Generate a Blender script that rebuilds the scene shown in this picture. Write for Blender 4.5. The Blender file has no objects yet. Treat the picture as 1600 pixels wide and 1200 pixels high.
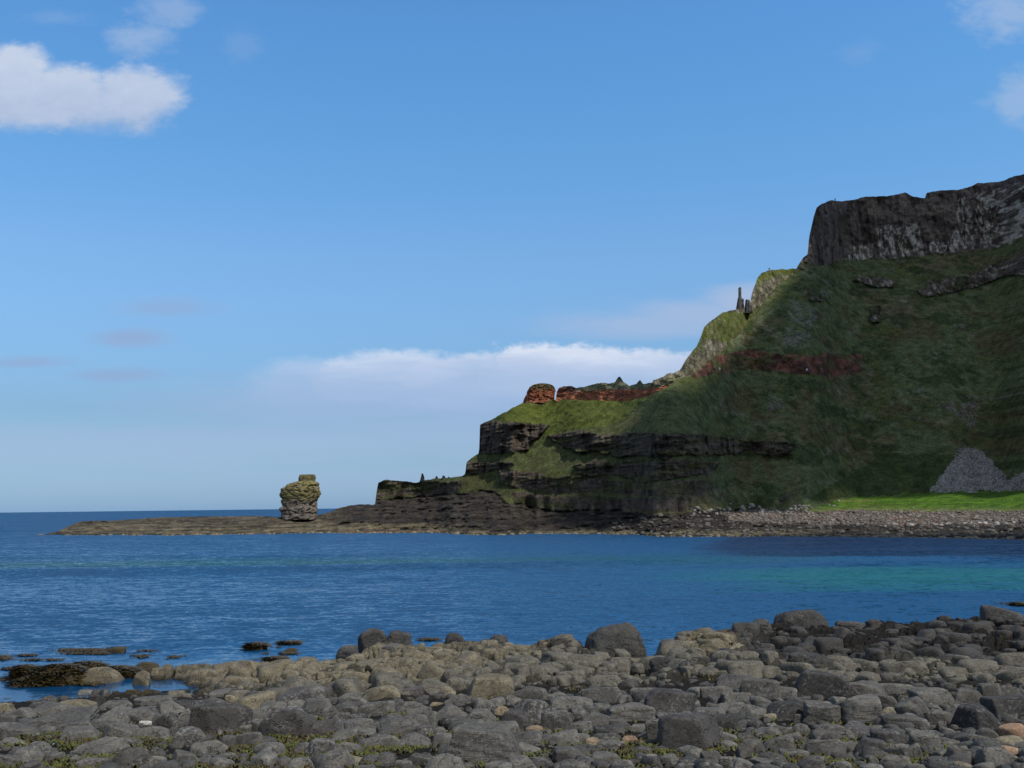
import bpy, bmesh, math, random
import numpy as np
from mathutils import Matrix, Vector, Euler
random.seed(7); rng = np.random.default_rng(11)
sc = bpy.context.scene
COL = sc.collection
R = math.radians
# ------------------------------------------------------------------ camera
F = 1600.0; CAMZ = 8.0
PITCH = math.degrees(math.atan(191/1600)); ROLL = -0.7
CR = (Matrix.Rotation(R(90+PITCH), 3, 'X') @ Matrix.Rotation(R(ROLL), 3, 'Z'))
M3 = np.array(CR)
cam_d = bpy.data.cameras.new('camera'); cam = bpy.data.objects.new('camera', cam_d); COL.objects.link(cam)
cam_d.sensor_width = 36; cam_d.lens = 36; cam_d.clip_start = .5; cam_d.clip_end = 200000
cam.matrix_world = Matrix.Translation((0, 0, CAMZ)) @ CR.to_4x4()
sc.camera = cam
def us(px, py):
    """direction of a photo pixel as (x/y, z/y) slopes in the world"""
    px = np.asarray(px, float); py = np.asarray(py, float)
    a = (px-800)/F; b = (600-py)/F
    X = M3[0,0]*a+M3[0,1]*b-M3[0,2]; Y = M3[1,0]*a+M3[1,1]*b-M3[1,2]; Z = M3[2,0]*a+M3[2,1]*b-M3[2,2]
    return X/Y, Z/Y
def wpos(px, py, D):
    u, s = us(px, py)
    return float(u*D), float(D), float(CAMZ+s*D)
# ------------------------------------------------------------------ noise
def _h(ix, iy, iz):
    n = (ix*73856093) ^ (iy*19349663) ^ (iz*83492791)
    n = (n ^ (n >> 13))*1274126177 & 0x7fffffff
    n = (n ^ (n >> 15))*668265263 & 0x7fffffff
    return ((n ^ (n >> 12)) & 0xfffff)/float(0xfffff)
def vn(x, y, z=0.0):
    x, y, z = np.broadcast_arrays(np.asarray(x, float), np.asarray(y, float), np.asarray(z, float))
    fx, fy, fz = np.floor(x), np.floor(y), np.floor(z)
    ix, iy, iz = fx.astype(np.int64), fy.astype(np.int64), fz.astype(np.int64)
    tx, ty, tz = x-fx, y-fy, z-fz
    tx = tx*tx*(3-2*tx); ty = ty*ty*(3-2*ty); tz = tz*tz*(3-2*tz)
    def L(a, b, t): return a+(b-a)*t
    c = [[_h(ix+i, iy+j, iz+k) for k in (0, 1)] for i in (0, 1) for j in (0, 1)]
    a = [L(q[0], q[1], tz) for q in c]
    return L(L(a[0], a[1], ty), L(a[2], a[3], ty), tx)*2-1
def fbm(x, y, z=0.0, o=4, g=.5):
    s = 0; A = 1; T = 0
    for i in range(o):
        f = 2.03**i
        s = s+A*vn(np.asarray(x)*f+i*17.3, np.asarray(y)*f+i*5.1, np.asarray(z)*f+i*9.7); T += A; A *= g
    return s/T
def worley(x, y, seed=0):
    fx = np.floor(x).astype(np.int64); fy = np.floor(y).astype(np.int64)
    f1 = np.full(x.shape, 9.0); f2 = np.full(x.shape, 9.0); cid = np.zeros(x.shape)
    for i in (-1, 0, 1):
        for j in (-1, 0, 1):
            cx = fx+i; cy = fy+j
            qx = cx+_h(cx, cy, np.int64(seed+1)); qy = cy+_h(cx, cy, np.int64(seed+2))
            d = np.hypot(qx-x, qy-y)
            cid = np.where(d < f1, _h(cx, cy, np.int64(seed+3)), cid)
            f2 = np.minimum(f2, np.maximum(d, f1)); f1 = np.minimum(f1, d)
    return f1, f2, cid
def pip(px, py, poly):
    ins = np.zeros(px.shape, bool); n = len(poly)
    for i in range(n):
        x1, y1 = poly[i]; x2, y2 = poly[(i+1) % n]
        if y1 == y2: continue
        c = ((y1 > py) != (y2 > py)) & (px < (x2-x1)*(py-y1)/(y2-y1)+x1)
        ins ^= c
    return ins
def sm(a, b, x):
    t = np.clip((x-a)/(b-a), 0, 1); return t*t*(3-2*t)
def ip(pts, x):
    return np.interp(x, [p[0] for p in pts], [p[1] for p in pts])
def mixc(c, col, w):
    return c*(1-w[..., None])+np.array(col, float)*w[..., None]
# ------------------------------------------------------------------ objects
def tag(o, label=None, cat=None, group=None, kind=None):
    if label: o['label'] = label
    if cat: o['category'] = cat
    if group: o['group'] = group
    if kind: o['kind'] = kind
    return o
def mesh_np(name, co, faces, mat, cols=None, parent=None, smooth=True):
    """faces: (n,4) or (n,3) int array"""
    co = np.asarray(co, np.float32).reshape(-1, 3); faces = np.asarray(faces, np.int32)
    me = bpy.data.meshes.new(name); k = faces.shape[1]
    me.vertices.add(len(co)); me.vertices.foreach_set('co', co.ravel())
    me.loops.add(faces.size); me.loops.foreach_set('vertex_index', faces.ravel())
    me.polygons.add(len(faces)); me.polygons.foreach_set('loop_start', np.arange(0, faces.size, k, dtype=np.int32))
    me.polygons.foreach_set('use_smooth', np.full(len(faces), smooth, bool))
    if cols is not None:
        a = me.color_attributes.new('col', 'FLOAT_COLOR', 'POINT')
        c4 = np.ones((len(co), 4), np.float32); c4[:, :cols.shape[-1]] = cols.reshape(len(co), -1); a.data.foreach_set('color', c4.ravel())
    me.update(); me.validate(); me.materials.append(mat)
    o = bpy.data.objects.new(name, me); COL.objects.link(o)
    if parent: o.parent = parent
    return o
def gridf(nr, nc, flip=False):
    i = np.arange(nr*nc).reshape(nr, nc)
    a, b, c, d = i[:-1, :-1].ravel(), i[:-1, 1:].ravel(), i[1:, 1:].ravel(), i[1:, :-1].ravel()
    return np.stack([a, d, c, b] if flip else [a, b, c, d], 1)
# ------------------------------------------------------------------ materials
class NT:
    def __init__(s, nt): s.nt = nt; s.N = nt.nodes; s.L = nt.links
    def n(s, t, **k):
        x = s.N.new(t)
        for a, b in k.items(): setattr(x, a, b)
        return x
    def put(s, sock, v):
        if isinstance(v, bpy.types.NodeSocket): s.L.new(v, sock)
        else: sock.default_value = v
    def m(s, op, a, b=0.0, c=None, clamp=False):
        x = s.n('ShaderNodeMath', operation=op, use_clamp=clamp); s.put(x.inputs[0], a); s.put(x.inputs[1], b)
        if c is not None: s.put(x.inputs[2], c)
        return x.outputs[0]
    def noise(s, vec, scale, detail=5, rough=.55, dist=0.0, out=0):
        x = s.n('ShaderNodeTexNoise'); s.put(x.inputs['Vector'], vec); x.inputs['Scale'].default_value = scale
        x.inputs['Detail'].default_value = detail; x.inputs['Roughness'].default_value = rough; x.inputs['Distortion'].default_value = dist
        return x.outputs[out]
    def ramp(s, v, pts, interp='LINEAR'):
        x = s.n('ShaderNodeValToRGB'); s.put(x.inputs[0], v); e = x.color_ramp.elements; x.color_ramp.interpolation = interp
        while len(e) < len(pts): e.new(.5)
        for i, (p, c) in enumerate(pts):
            e[i].position = p; e[i].color = (*c, 1) if hasattr(c, '__len__') else (c, c, c, 1)
        return x.outputs[0]
    def mix(s, f, a, b, bt='MIX'):
        x = s.n('ShaderNodeMix', data_type='RGBA', blend_type=bt); s.put(x.inputs[0], f)
        for k, v in ((6, a), (7, b)):
            if isinstance(v, tuple) and len(v) == 3: v = (*v, 1)
            s.put(x.inputs[k], v)
        return x.outputs[2]
    def mapping(s, vec, scale=(1, 1, 1), rot=(0, 0, 0)):
        x = s.n('ShaderNodeMapping'); s.put(x.inputs[0], vec); x.inputs['Scale'].default_value = scale; x.inputs['Rotation'].default_value = rot
        return x.outputs[0]
def newmat(name):
    m = bpy.data.materials.new(name); m.use_nodes = True; t = NT(m.node_tree)
    b = t.N['Principled BSDF']; b.inputs['Specular IOR Level'].default_value = .3
    return m, t, b
def geo_pos(t): return t.n('ShaderNodeNewGeometry').outputs['Position']

def mat_land(name, fine=1.0, bump=.5, dist=.6, contrast=.5):
    m, t, b = newmat(name)
    at = t.n('ShaderNodeAttribute', attribute_name='col').outputs['Color']
    p = geo_pos(t)
    n1 = t.noise(p, .35/fine, 6, .65); n2 = t.noise(p, 1.7/fine, 6, .7)
    f = t.m('MULTIPLY', t.ramp(n1, [(.3, 1-contrast), (.7, 1+contrast*.7)]), t.ramp(n2, [(.3, 1-contrast), (.7, 1+contrast)]))
    x = t.n('ShaderNodeVectorMath', operation='SCALE'); t.put(x.inputs[0], at); t.put(x.inputs['Scale'], f)
    t.put(b.inputs['Base Color'], x.outputs[0]); b.inputs['Roughness'].default_value = .95; b.inputs['Specular IOR Level'].default_value = .12
    bn = t.n('ShaderNodeBump'); bn.inputs['Strength'].default_value = bump; bn.inputs['Distance'].default_value = dist
    t.put(bn.inputs['Height'], t.m('ADD', n2, n1)); t.put(b.inputs['Normal'], bn.outputs[0])
    return m
M_land = mat_land('headland_ground', 1.0, 1.0, 1.6, .6)
M_fore = mat_land('foreshore_bedrock', .09, 1.0, .14, .45)

def mat_rock(name, c1, c2, spot=(.3, .3, .27), spotamt=.0, vcol=None, layered=False, scale=1.0, pit=False, wearamt=.36):
    m, t, b = newmat(name)
    oi = t.n('ShaderNodeObjectInfo'); tc = t.n('ShaderNodeTexCoord')
    va = t.n('ShaderNodeVectorMath', operation='ADD'); t.put(va.inputs[0], geo_pos(t)); t.put(va.inputs[1], oi.outputs['Location'])
    p = va.outputs[0]
    n1 = t.noise(p, 1.6*scale, 6, .62); n2 = t.noise(p, 14*scale, 6, .72); n3 = t.noise(p, 42*scale, 3, .7)
    c = t.mix(t.ramp(n1, [(.35, 0.0), (.65, 1.0)]), c1, c2)
    f = t.m('MULTIPLY', t.ramp(n2, [(.32, .55), (.68, 1.35)]), t.ramp(n3, [(.3, .75), (.7, 1.25)]))
    f = t.m('MULTIPLY', f, t.m('MULTIPLY_ADD', oi.outputs['Random'], .6, .7))
    x = t.n('ShaderNodeVectorMath', operation='SCALE'); t.put(x.inputs[0], c); t.put(x.inputs['Scale'], f)
    col = x.outputs[0]
    if spotamt > 0:
        s1 = t.noise(p, 9*scale, 5, .75); s0 = t.noise(p, .9*scale, 3, .6)
        k = t.m('MULTIPLY', t.ramp(s1, [(.56-.1*spotamt, 0.0), (.68-.1*spotamt, 1.0)]), t.ramp(s0, [(.45, 0.0), (.65, 1.0)]))
        col = t.mix(t.m('MULTIPLY', k, .8), col, spot)
    ck1 = t.ramp(t.noise(t.mapping(p, (1, 1, 1.6), (.3, .2, 0)), 1.1*scale, 4, .55, .5), [(.488, 0.0), (.5, 1.0), (.512, 0.0)])
    col = t.mix(t.m('MULTIPLY', ck1, .75), col, tuple(q*.25 for q in c1))
    pt = t.n('ShaderNodeNewGeometry').outputs['Pointiness']; wear = t.m('MULTIPLY', t.ramp(pt, [(.52, 0.0), (.575, 1.0)]), t.ramp(n2, [(.38, .1), (.6, 1.0)]))
    col = t.mix(t.m('MULTIPLY', wear, wearamt if scale == 1.0 else 0.0), col, tuple(min(.5, q*2.6) for q in c2))
    t.put(b.inputs['Base Color'], col); b.inputs['Roughness'].default_value = .85
    h = t.m('MULTIPLY_ADD', n2, .6, t.m('MULTIPLY', n1, .6)); h = t.m('MULTIPLY_ADD', n3, .12, h); h = t.m('MULTIPLY_ADD', ck1, -.5, h)
    if layered:
        lp = t.mapping(p, (.7, .7, 9*scale), (.25, .15, 0)); nl = t.noise(lp, 1.0, 4, .6, .6)
        h = t.m('MULTIPLY_ADD', t.ramp(nl, [(.42, 0.0), (.5, 1.0)]), .3, h)
    if pit:
        v = t.n('ShaderNodeTexVoronoi'); t.put(v.inputs['Vector'], p); v.inputs['Scale'].default_value = 6*scale
        h = t.m('MULTIPLY_ADD', t.ramp(v.outputs['Distance'], [(.1, 0.0), (.5, 1.0)]), .5, h)
    bn = t.n('ShaderNodeBump'); bn.inputs['Strength'].default_value = .75; bn.inputs['Distance'].default_value = .07/scale
    t.put(bn.inputs['Height'], h); t.put(b.inputs['Normal'], bn.outputs[0])
    return m
M_b = {
 'mid':  mat_rock('basalt_grey', (0.0630, 0.0605, 0.0548), (0.0991, 0.0950, 0.0850), (0.1848, 0.1901, 0.1794), .3),
 'lay':  mat_rock('basalt_layered', (0.0655, 0.0622, 0.0566), (0.1025, 0.0976, 0.0878), (0.1848, 0.1814, 0.1699), .25, layered=True),
 'dark': mat_rock('basalt_dark', (0.0319, 0.0302, 0.0293), (0.0521, 0.0492, 0.0472), (0.2016, 0.2074, 0.2077), .35),
 'rim':  mat_rock('basalt_barnacled', (0.0420, 0.0397, 0.0378), (0.0672, 0.0631, 0.0566), (0.2856, 0.2851, 0.2738), .9),
 'pale': mat_rock('limpet_rock', (0.0960, 0.0840, 0.0576), (0.1440, 0.1264, 0.0864), (0.2400, 0.2240, 0.1600), .6),
 'tan':  mat_rock('tan_stone', (0.1360, 0.1080, 0.0680), (0.1840, 0.1440, 0.0960), (0.2400, 0.2160, 0.1600), .2),
 'orange': mat_rock('orange_stone', (0.1600, 0.1000, 0.0640), (0.2160, 0.1440, 0.0960), (0.2400, 0.2160, 0.1600), .2),
 'pit':  mat_rock('pitted_basalt', (0.0294, 0.0294, 0.0302), (0.0588, 0.0570, 0.0529), (0.1680, 0.1642, 0.1510), .3, pit=True),
 'weed': mat_rock('weedy_rock', (0.0224, 0.0176, 0.0096), (0.0480, 0.0384, 0.0176), (0.0800, 0.0640, 0.0240), .5, pit=True),
 'white': mat_rock('white_stone', (0.2720, 0.2640, 0.2400), (0.3600, 0.3520, 0.3280), (0.4000, 0.4000, 0.3760), .3),
 'far':  mat_rock('far_boulder', (0.2000, 0.1920, 0.1760), (0.3360, 0.3280, 0.3040), (0.4000, 0.4000, 0.3840), .3, scale=.3),
}
# ------------------------------------------------------------------ headland relief
def relief(px0, px1, step, nr, top, bot, D0, slopef, colf, dispf, backf, name, mat, jag=1.5, warp=6.0, seed=0):
    xs = np.arange(px0, px1+.01, step); nc = len(xs)
    T = top(xs)+jag*fbm(xs/9.0, seed+.5, 0, 3)*1.0+jag*.5*fbm(xs/3.0, seed+7.5, 0, 2); B = bot(xs)
    ymax = B.max()+2; ymin = T.min()-2; ng = int((ymax-ymin)/1.5)+2
    GYv = np.linspace(ymax, ymin, ng)[:, None]; GPX = np.broadcast_to(xs, (ng, nc)); GPY = np.broadcast_to(GYv, (ng, nc))
    wx = GPX+warp*fbm(GPX/26, GPY/26, seed, 3); wy = GPY+warp*.8*fbm(GPX/24, GPY/24, seed+9.3, 3)
    tanS = slopef(wx, wy, GPX, GPY)*(1+.25*fbm(GPX/70, GPY/45, seed+3, 3))
    gu, gs = us(GPX, GPY); bu, bs = us(xs, B); d0 = D0(xs, bs); LD = np.empty((ng, nc)); LD[0] = np.log(d0)
    for k in range(1, ng):
        lo = np.maximum(gs[k-1], bs); ds = np.maximum(gs[k]-lo, 0); sl = (gs[k]+lo)/2
        LD[k] = LD[k-1]+np.log1p(ds/np.maximum(tanS[k]-sl, .03))
    def bx(a, r):
        c = np.cumsum(np.pad(a, ((0, 0), (r+1, r)), 'edge'), 1); return (c[:, 2*r+1:]-c[:, :-2*r-1])/(2*r+1)
    LB = bx(bx(bx(LD, int(22/step)), int(16/step)), int(8/step)); LS = bx(bx(LD, 3), 3)
    wb = sm(800, 770, GYv) if seed == 0 else 1.0
    LD = LS*(1-wb)+LB*wb
    PX = np.broadcast_to(xs, (nr, nc)).copy(); PY = np.clip(np.linspace(ymax-1, ymin+1, nr)[:, None], T, B)
    fi = np.clip((ymax-PY)/(ymax-ymin)*(ng-1), 0, ng-1.001); i0 = fi.astype(int); fr = fi-i0; jj = np.broadcast_to(np.arange(nc), (nr, nc))
    D = np.exp(LD[i0, jj]*(1-fr)+LD[i0+1, jj]*fr)
    wx = PX+warp*fbm(PX/26, PY/26, seed, 3)+warp*.45*fbm(PX/7, PY/7, seed+4, 3); wy = PY+warp*.8*fbm(PX/24, PY/24, seed+9.3, 3)+warp*.45*fbm(PX/6, PY/6, seed+14, 3)
    u, s = us(PX, PY)
    Dbase = D.copy()
    X = u*D; Z = CAMZ+s*D
    C = colf(wx, wy, PX, PY, X, D, Z)
    D = D+dispf(wx, wy, PX, PY, X, D, Z)
    X = u*D; Z = CAMZ+s*D
    P = np.stack([X, D, Z], -1)
    # back side
    bk = []
    L, drop = backf(xs, Z[-1])
    uu = u[-1]; n = 14
    for k in range(1, n+1):
        t = (k/n)
        Dk = D[-1]+L*t
        Zk = np.where(drop > 0, Z[-1]-(Z[-1]+2.0)*np.clip(drop, 0, 1)*sm(.25, 1, t), Z[-1])+.012*L*t*(drop <= .5)*0
        bk.append(np.stack([uu*Dk+L*t*.0, Dk, Zk-.3*t], -1))
    P = np.concatenate([P, np.array(bk)], 0)
    C = np.concatenate([C, np.repeat(C[-1:], n, 0)], 0)
    Fc = gridf(P.shape[0], nc); yy_ = np.concatenate([PY, -np.cumsum(np.ones((n, nc)), 0)]).ravel()
    yf = yy_[Fc]; Fc = Fc[(yf.max(1)-yf.min(1)) > 1e-6]
    o = mesh_np(name, P, Fc, mat, C)
    return o, dict(xs=xs, PX=PX, PY=PY, D=Dbase, P=P, nr=nr)
WL = [(60, 837), (150, 838), (300, 838), (500, 835), (680, 834.5), (745, 838), (790, 838.5), (830, 836), (900, 836), (1000, 838), (1030, 841), (1300, 841), (1400, 842), (1500, 844), (1600, 847), (1760, 852)]
TM = [(60, 836), (72, 834), (90, 830), (110, 821), (128, 814), (180, 813), (260, 808), (400, 806), (440, 808), (500, 804), (512, 801), (524, 796), (540, 791), (560, 788), (586, 788), (588, 770), (591, 754), (600, 750), (625, 751), (650, 754), (665, 750), (680, 748), (722, 744), (727, 740), (729, 722), (736, 716), (748, 708), (750, 690), (750, 664), (756, 661), (768, 656), (780, 649), (815, 630), (870, 624), (980, 627), (1010, 620), (1040, 606), (1060, 592), (1085, 586), (1098, 575), (1110, 562), (1130, 547), (1160, 517), (1185, 482), (1215, 446), (1241, 427), (1247, 414), (1255, 402), (1262, 397), (1264, 372), (1271, 340), (1276, 324), (1284, 318), (1300, 313), (1320, 314), (1340, 311), (1352, 307), (1385, 307), (1405, 303), (1415, 301), (1428, 308), (1445, 309), (1448, 301), (1465, 298), (1495, 297), (1515, 292), (1527, 286), (1550, 285), (1570, 282), (1585, 275), (1600, 272), (1680, 255), (1760, 245)]
P_shore = [(40, 900), (40, 700), (500, 790), (585, 783), (700, 772), (730, 768), (770, 768), (790, 785), (860, 797), (960, 797), (1040, 802), (1150, 797), (1260, 800), (1800, 800), (1800, 900)]
P_beach = [(1120, 800), (1180, 795), (1270, 798), (1800, 798), (1800, 822), (1500, 820), (1300, 820), (1150, 815)]
P_green = [(1255, 798), (1290, 786), (1330, 778), (1400, 773), (1455, 769), (1600, 766), (1800, 762), (1800, 800), (1600, 800), (1480, 798), (1300, 799)]
P_scree = [(1450, 769), (1464, 755), (1478, 738), (1490, 718), (1500, 702), (1511, 697), (1535, 706), (1552, 724), (1566, 742), (1574, 754), (1590, 740), (1700, 735), (1800, 735), (1800, 768), (1600, 767), (1500, 769)]
P_shrub = [(1258, 784), (1288, 765), (1320, 746), (1370, 716), (1390, 708), (1450, 711), (1500, 716), (1500, 700), (1480, 728), (1460, 765), (1440, 771), (1350, 776)]
P_rock = [
 [(740, 661), (800, 659), (862, 663), (850, 675), (833, 688), (824, 704), (790, 708), (740, 706)],
 [(720, 724), (735, 722), (800, 720), (806, 726), (785, 732), (760, 737), (720, 738)],
 [(580, 745), (640, 752), (725, 752), (718, 768), (690, 778), (640, 780), (580, 790)],
 [(858, 678), (900, 673), (940, 679), (1000, 676), (1100, 680), (1180, 686), (1244, 694), (1236, 704), (1222, 714), (1200, 717), (1182, 706), (1165, 702), (1150, 712), (1138, 706), (1110, 712), (1060, 709), (1045, 716), (1000, 711), (970, 713), (930, 703), (905, 708), (880, 702), (865, 690)],
 [(898, 727), (930, 721), (965, 722), (1010, 717), (1060, 719), (1126, 721), (1118, 733), (1104, 744), (1080, 741), (1052, 750), (1030, 748), (1005, 756), (985, 747), (955, 742), (925, 745), (905, 739)],
 [(783, 728), (800, 736), (850, 742), (905, 744), (950, 751), (1000, 756), (1040, 753), (1100, 749), (1112, 760), (1096, 776), (1060, 771), (1020, 775), (985, 768), (950, 772), (900, 767), (870, 772), (840, 768), (800, 762), (783, 755)],
 [(800, 769), (860, 775), (905, 772), (950, 776), (1010, 778), (1060, 774), (1106, 779), (1098, 798), (950, 799), (860, 797), (800, 790)],
]
P_cliff = [(1236, 430), (1262, 420), (1300, 410), (1370, 405), (1450, 400), (1520, 394), (1560, 386), (1600, 372), (1800, 330), (1800, 100), (1200, 100), (1236, 400)]
P_cliff2 = [(1435, 455), (1452, 444), (1490, 434), (1530, 424), (1570, 402), (1600, 396), (1800, 360), (1800, 410), (1600, 428), (1560, 436), (1520, 447), (1450, 464)]
P_minor = [[(1340, 430), (1395, 436), (1400, 446), (1370, 448), (1335, 440)], [(1355, 478), (1375, 476), (1376, 500), (1360, 502)], [(1262, 450), (1290, 455), (1285, 470), (1262, 470)]]
P_talus = [[(1240, 460), (1270, 458), (1276, 500), (1262, 540), (1228, 546), (1222, 520)], [(1462, 632), (1530, 628), (1528, 665), (1515, 672), (1500, 655)], [(1196, 620), (1226, 618), (1226, 640), (1200, 640)]]
P_red = [(1080, 592), (1098, 570), (1112, 556), (1140, 550), (1180, 545), (1205, 550), (1262, 556), (1300, 552), (1345, 556), (1348, 578), (1300, 589), (1262, 584), (1215, 580), (1150, 577), (1100, 586)]
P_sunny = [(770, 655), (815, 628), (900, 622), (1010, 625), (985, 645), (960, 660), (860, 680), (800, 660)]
P_paleclf = [[(1370, 352), (1440, 350), (1442, 408), (1368, 408)], [(1500, 310), (1640, 270), (1640, 380), (1560, 386), (1450, 400), (1490, 372)], [(1330, 385), (1480, 378), (1480, 404), (1320, 408)]]
def anyp(wx, wy, ps):
    r = np.zeros(wx.shape, bool)
    for p in ps: r |= pip(wx, wy, p)
    return r
def classes(wx, wy):
    c = {}
    c['shore'] = pip(wx, wy, P_shore); c['beach'] = pip(wx, wy, P_beach); c['green'] = pip(wx, wy, P_green)
    sx = wx+4*fbm(wx/7, wy/7, 41, 3); sy = wy+5*fbm(wx/7, wy/7, 47, 3); c['scree'] = pip(sx, sy, P_scree) & ~c['green'] & (wy < 769); c['shrub'] = pip(wx, wy, P_shrub)
    c['rock'] = anyp(wx, wy, P_rock) & ~c['shore']; c['cliff'] = pip(wx, wy, P_cliff); c['cliff2'] = pip(wx, wy, P_cliff2) | anyp(wx, wy, P_minor)
    c['red'] = pip(wx, wy, P_red)
    return c
def slopeM(wx, wy, PX, PY):
    c = classes(wx, wy)
    t = np.full(wx.shape, .80)
    t = np.where(PX < 1100, .62+.18*sm(950, 1100, PX), t)
    t = np.where(c['shore'], ip([(60, .13), (480, .13), (540, .22), (1000, .22), (1150, .12), (1800, .10)], PX), t)
    t = np.where(c['beach'], .09, t); t = np.where(c['green'], .12, t)
    t = np.where(c['scree'], .65, t)
    t = np.where(c['rock'], 2.6, t); t = np.where(c['red'], 2.0, t); t = np.where(c['cliff'], 4.0, t); t = np.where(c['cliff2'], 2.2, t)
    return t
def colM(wx, wy, PX, PY, X, D, Z):
    c = classes(wx, wy)
    n1 = fbm(X/14, Z/9, D/30, 5, .6); n2 = fbm(X/4, Z/3, 3.3, 4, .6); n3 = fbm(X/40, Z/30, 8.8, 3)
    # slanting streaks of thin turf on the slope
    st = fbm((X+Z*1.2)/30, (Z-X*.5)/5, 5.5, 4, .6)
    C = np.empty(wx.shape+(3,)); C[:] = (.088, .110, .048)
    C = mixc(C, (.072, .088, .030), sm(-.05, .35, n1)); C = mixc(C, (.125, .112, .06), sm(.1, .45, n2+.5*n3)*.5)
    C = mixc(C, (.058, .068, .026), sm(.12, .4, st)*.35); C = mixc(C, (.14, .115, .075), sm(.25, .5, n3+.4*n1)*.5)
    C = mixc(C, (.075, .085, .026), sm(0, 1, 1-(PX-700)/500.)*.5*(PX > 730)); C = mixc(C, (.06, .05, .032), sm(690, 740, PY)*sm(1150, 1080, PX)*sm(-.15, .25, n2+.4*n1)*.45)
    trk = sm(.035, .0, np.abs(fbm((X-Z*.9)/60, (Z+X*.22)/9, 1.9, 4, .55)))*sm(1060, 1130, PX)
    C = mixc(C, (.15, .135, .08), trk*.55); brk = sm(.12, .2, fbm(X/10, Z/7, 12.3, 5, .65)); C = mixc(C, (.085, .05, .028), brk*sm(1050, 1150, PX)*.4)
    drk = sm(.1, .2, fbm(X/6, Z/4.5, 15.1, 5, .65)); C = mixc(C, (.034, .05, .018), drk*sm(1050, 1150, PX)*.75); bare = sm(.3, .36, fbm(X/5, Z/3.5, 18.1, 5, .7)); C = mixc(C, (.2, .185, .15), bare*.4*sm(1050, 1150, PX))
    k = pip(wx, wy, P_sunny); C = mixc(C, (.10, .125, .024), k*(.6+.4*sm(-.3, .3, n1)))  # sunlight on the shelf grass painted in as brighter colour
    C = mixc(C, (.038, .058, .018), c['shrub']*(.75+.25*sm(-.2, .4, n2)))
    col = fbm(X/1.6, Z/14, D/8, 4, .6)         # basalt columns run upright
    spec = fbm(X/.9, Z/2.2, 2.2, 3, .7)
    rockc = np.empty_like(C); rockc[:] = (.10, .082, .066)
    rockc = mixc(rockc, (.038, .03, .025), sm(.0, .35, col)); rockc = mixc(rockc, (.14, .13, .115), sm(.22, .5, spec)*.6)
    turf = sm(.02, .2, fbm(X/8, Z/3.0, 6.6, 4, .62))
    rk = mixc(rockc, (.04, .05, .022), turf*.8*((PX > 865) | (PY > 745))*(1-.55*sm(930, 1000, PX)))
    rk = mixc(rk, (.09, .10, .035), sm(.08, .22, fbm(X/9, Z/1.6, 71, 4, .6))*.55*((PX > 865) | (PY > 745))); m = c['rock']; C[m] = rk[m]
    clf = np.empty_like(C); clf[:] = (.1, .081, .070); clf = mixc(clf, (.052, .040, .034), sm(-.05, .3, col)); clf = mixc(clf, (.15, .12, .095), sm(.1, .4, fbm(X/9, Z/6, 4.9, 5, .65))*.7)
    clf = mixc(clf, (.035, .045, .02), sm(.15, .35, fbm(X/12, Z/7, 9.1, 4, .6))*.7)
    pale = anyp(wx, wy, P_paleclf)
    clf = mixc(clf, (.44, .41, .36), pale*sm(-.02, .22, fbm(X/1.0, Z/3.2, 7.7, 4, .68)+.3*spec)*.7)
    m = c['cliff']; C[m] = clf[m]
    c2 = mixc(rockc, (.32, .3, .26), sm(.06, .38, spec)*.8)
    c2 = mixc(c2, (.045, .055, .022), sm(.0, .2, fbm(X/5, Z/4, 1.7, 4, .6))*.9)
    m = c['cliff2']; C[m] = c2[m]
    rd = np.empty_like(C); rd[:] = (.18, .078, .056); rd = mixc(rd, (.075, .045, .034), sm(-.2, .2, n2)); rd = mixc(rd, (.075, .085, .032), sm(.16, .34, fbm(X/7, Z/4, 61, 4, .65))*.8)
    m = c['red']; C[m] = rd[m]
    C = C*(1.12+.3*sm(900, 1060, PX))[..., None]; C[c['cliff']] *= 1.25  # colour raised over the right slope to brighten its shade
    sg = rng.random(wx.shape)
    scc = np.empty_like(C); scc[:] = (.32, .3, .285); scc = mixc(scc, (.5, .48, .45), (sg > .72)*.9); scc = mixc(scc, (.09, .085, .08), (sg < .3)*.8)
    m = c['scree']; C[m] = scc[m]
    tl = anyp(wx, wy, P_talus); tl = tl & (fbm(X/3.5, Z/3.5, 51, 4, .7) > .0); k = tl & (sg > .5); C[k] = (.2, .19, .165)
    g = np.empty_like(C); g[:] = (.105, .22, .02); g = mixc(g, (.055, .115, .02), sm(-.15, .25, fbm(X/3, D/4, 4.4, 5, .7))*.8); g = mixc(g, (.17, .21, .07), sm(789, 798, PY)*.9)
    g = mixc(g, (.18, .2, .06), sm(.1, .4, fbm(X/12, D/4, 2.1, 4, .6))*sm(1500, 1300, PX)); m = c['green']; C[m] = g[m]
    # shore
    w1, w2, wid = worley(X/3.0, D/3.5, 5)
    s = np.empty_like(C); s[:] = (.062, .053, .046); s = mixc(s, (.034, .03, .027), sm(-.1, .2, fbm(X/5, Z/.9, D/7, 5, .65))); s = mixc(s, (.12, .105, .085), sm(.12, .4, fbm(X/4, Z/.6, D/6+9, 5, .65))*.7)
    tan = sm(815, 822, PY+5*n2)*sm(760, 690, PX+20*n2)+sm(826, 832, PY+5*n2)*sm(690, 760, PX+20*n2)*(PX < 1300)
    reef = sm(560, 500, PX); s = mixc(s, (.15, .125, .085), reef*.75*sm(-.3, .2, n1+.3)); s = mixc(s, (.24, .205, .13), tan*.8*sm(-.35, .15, fbm(X/5, Z/.5, D/9, 4, .6)))
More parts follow.
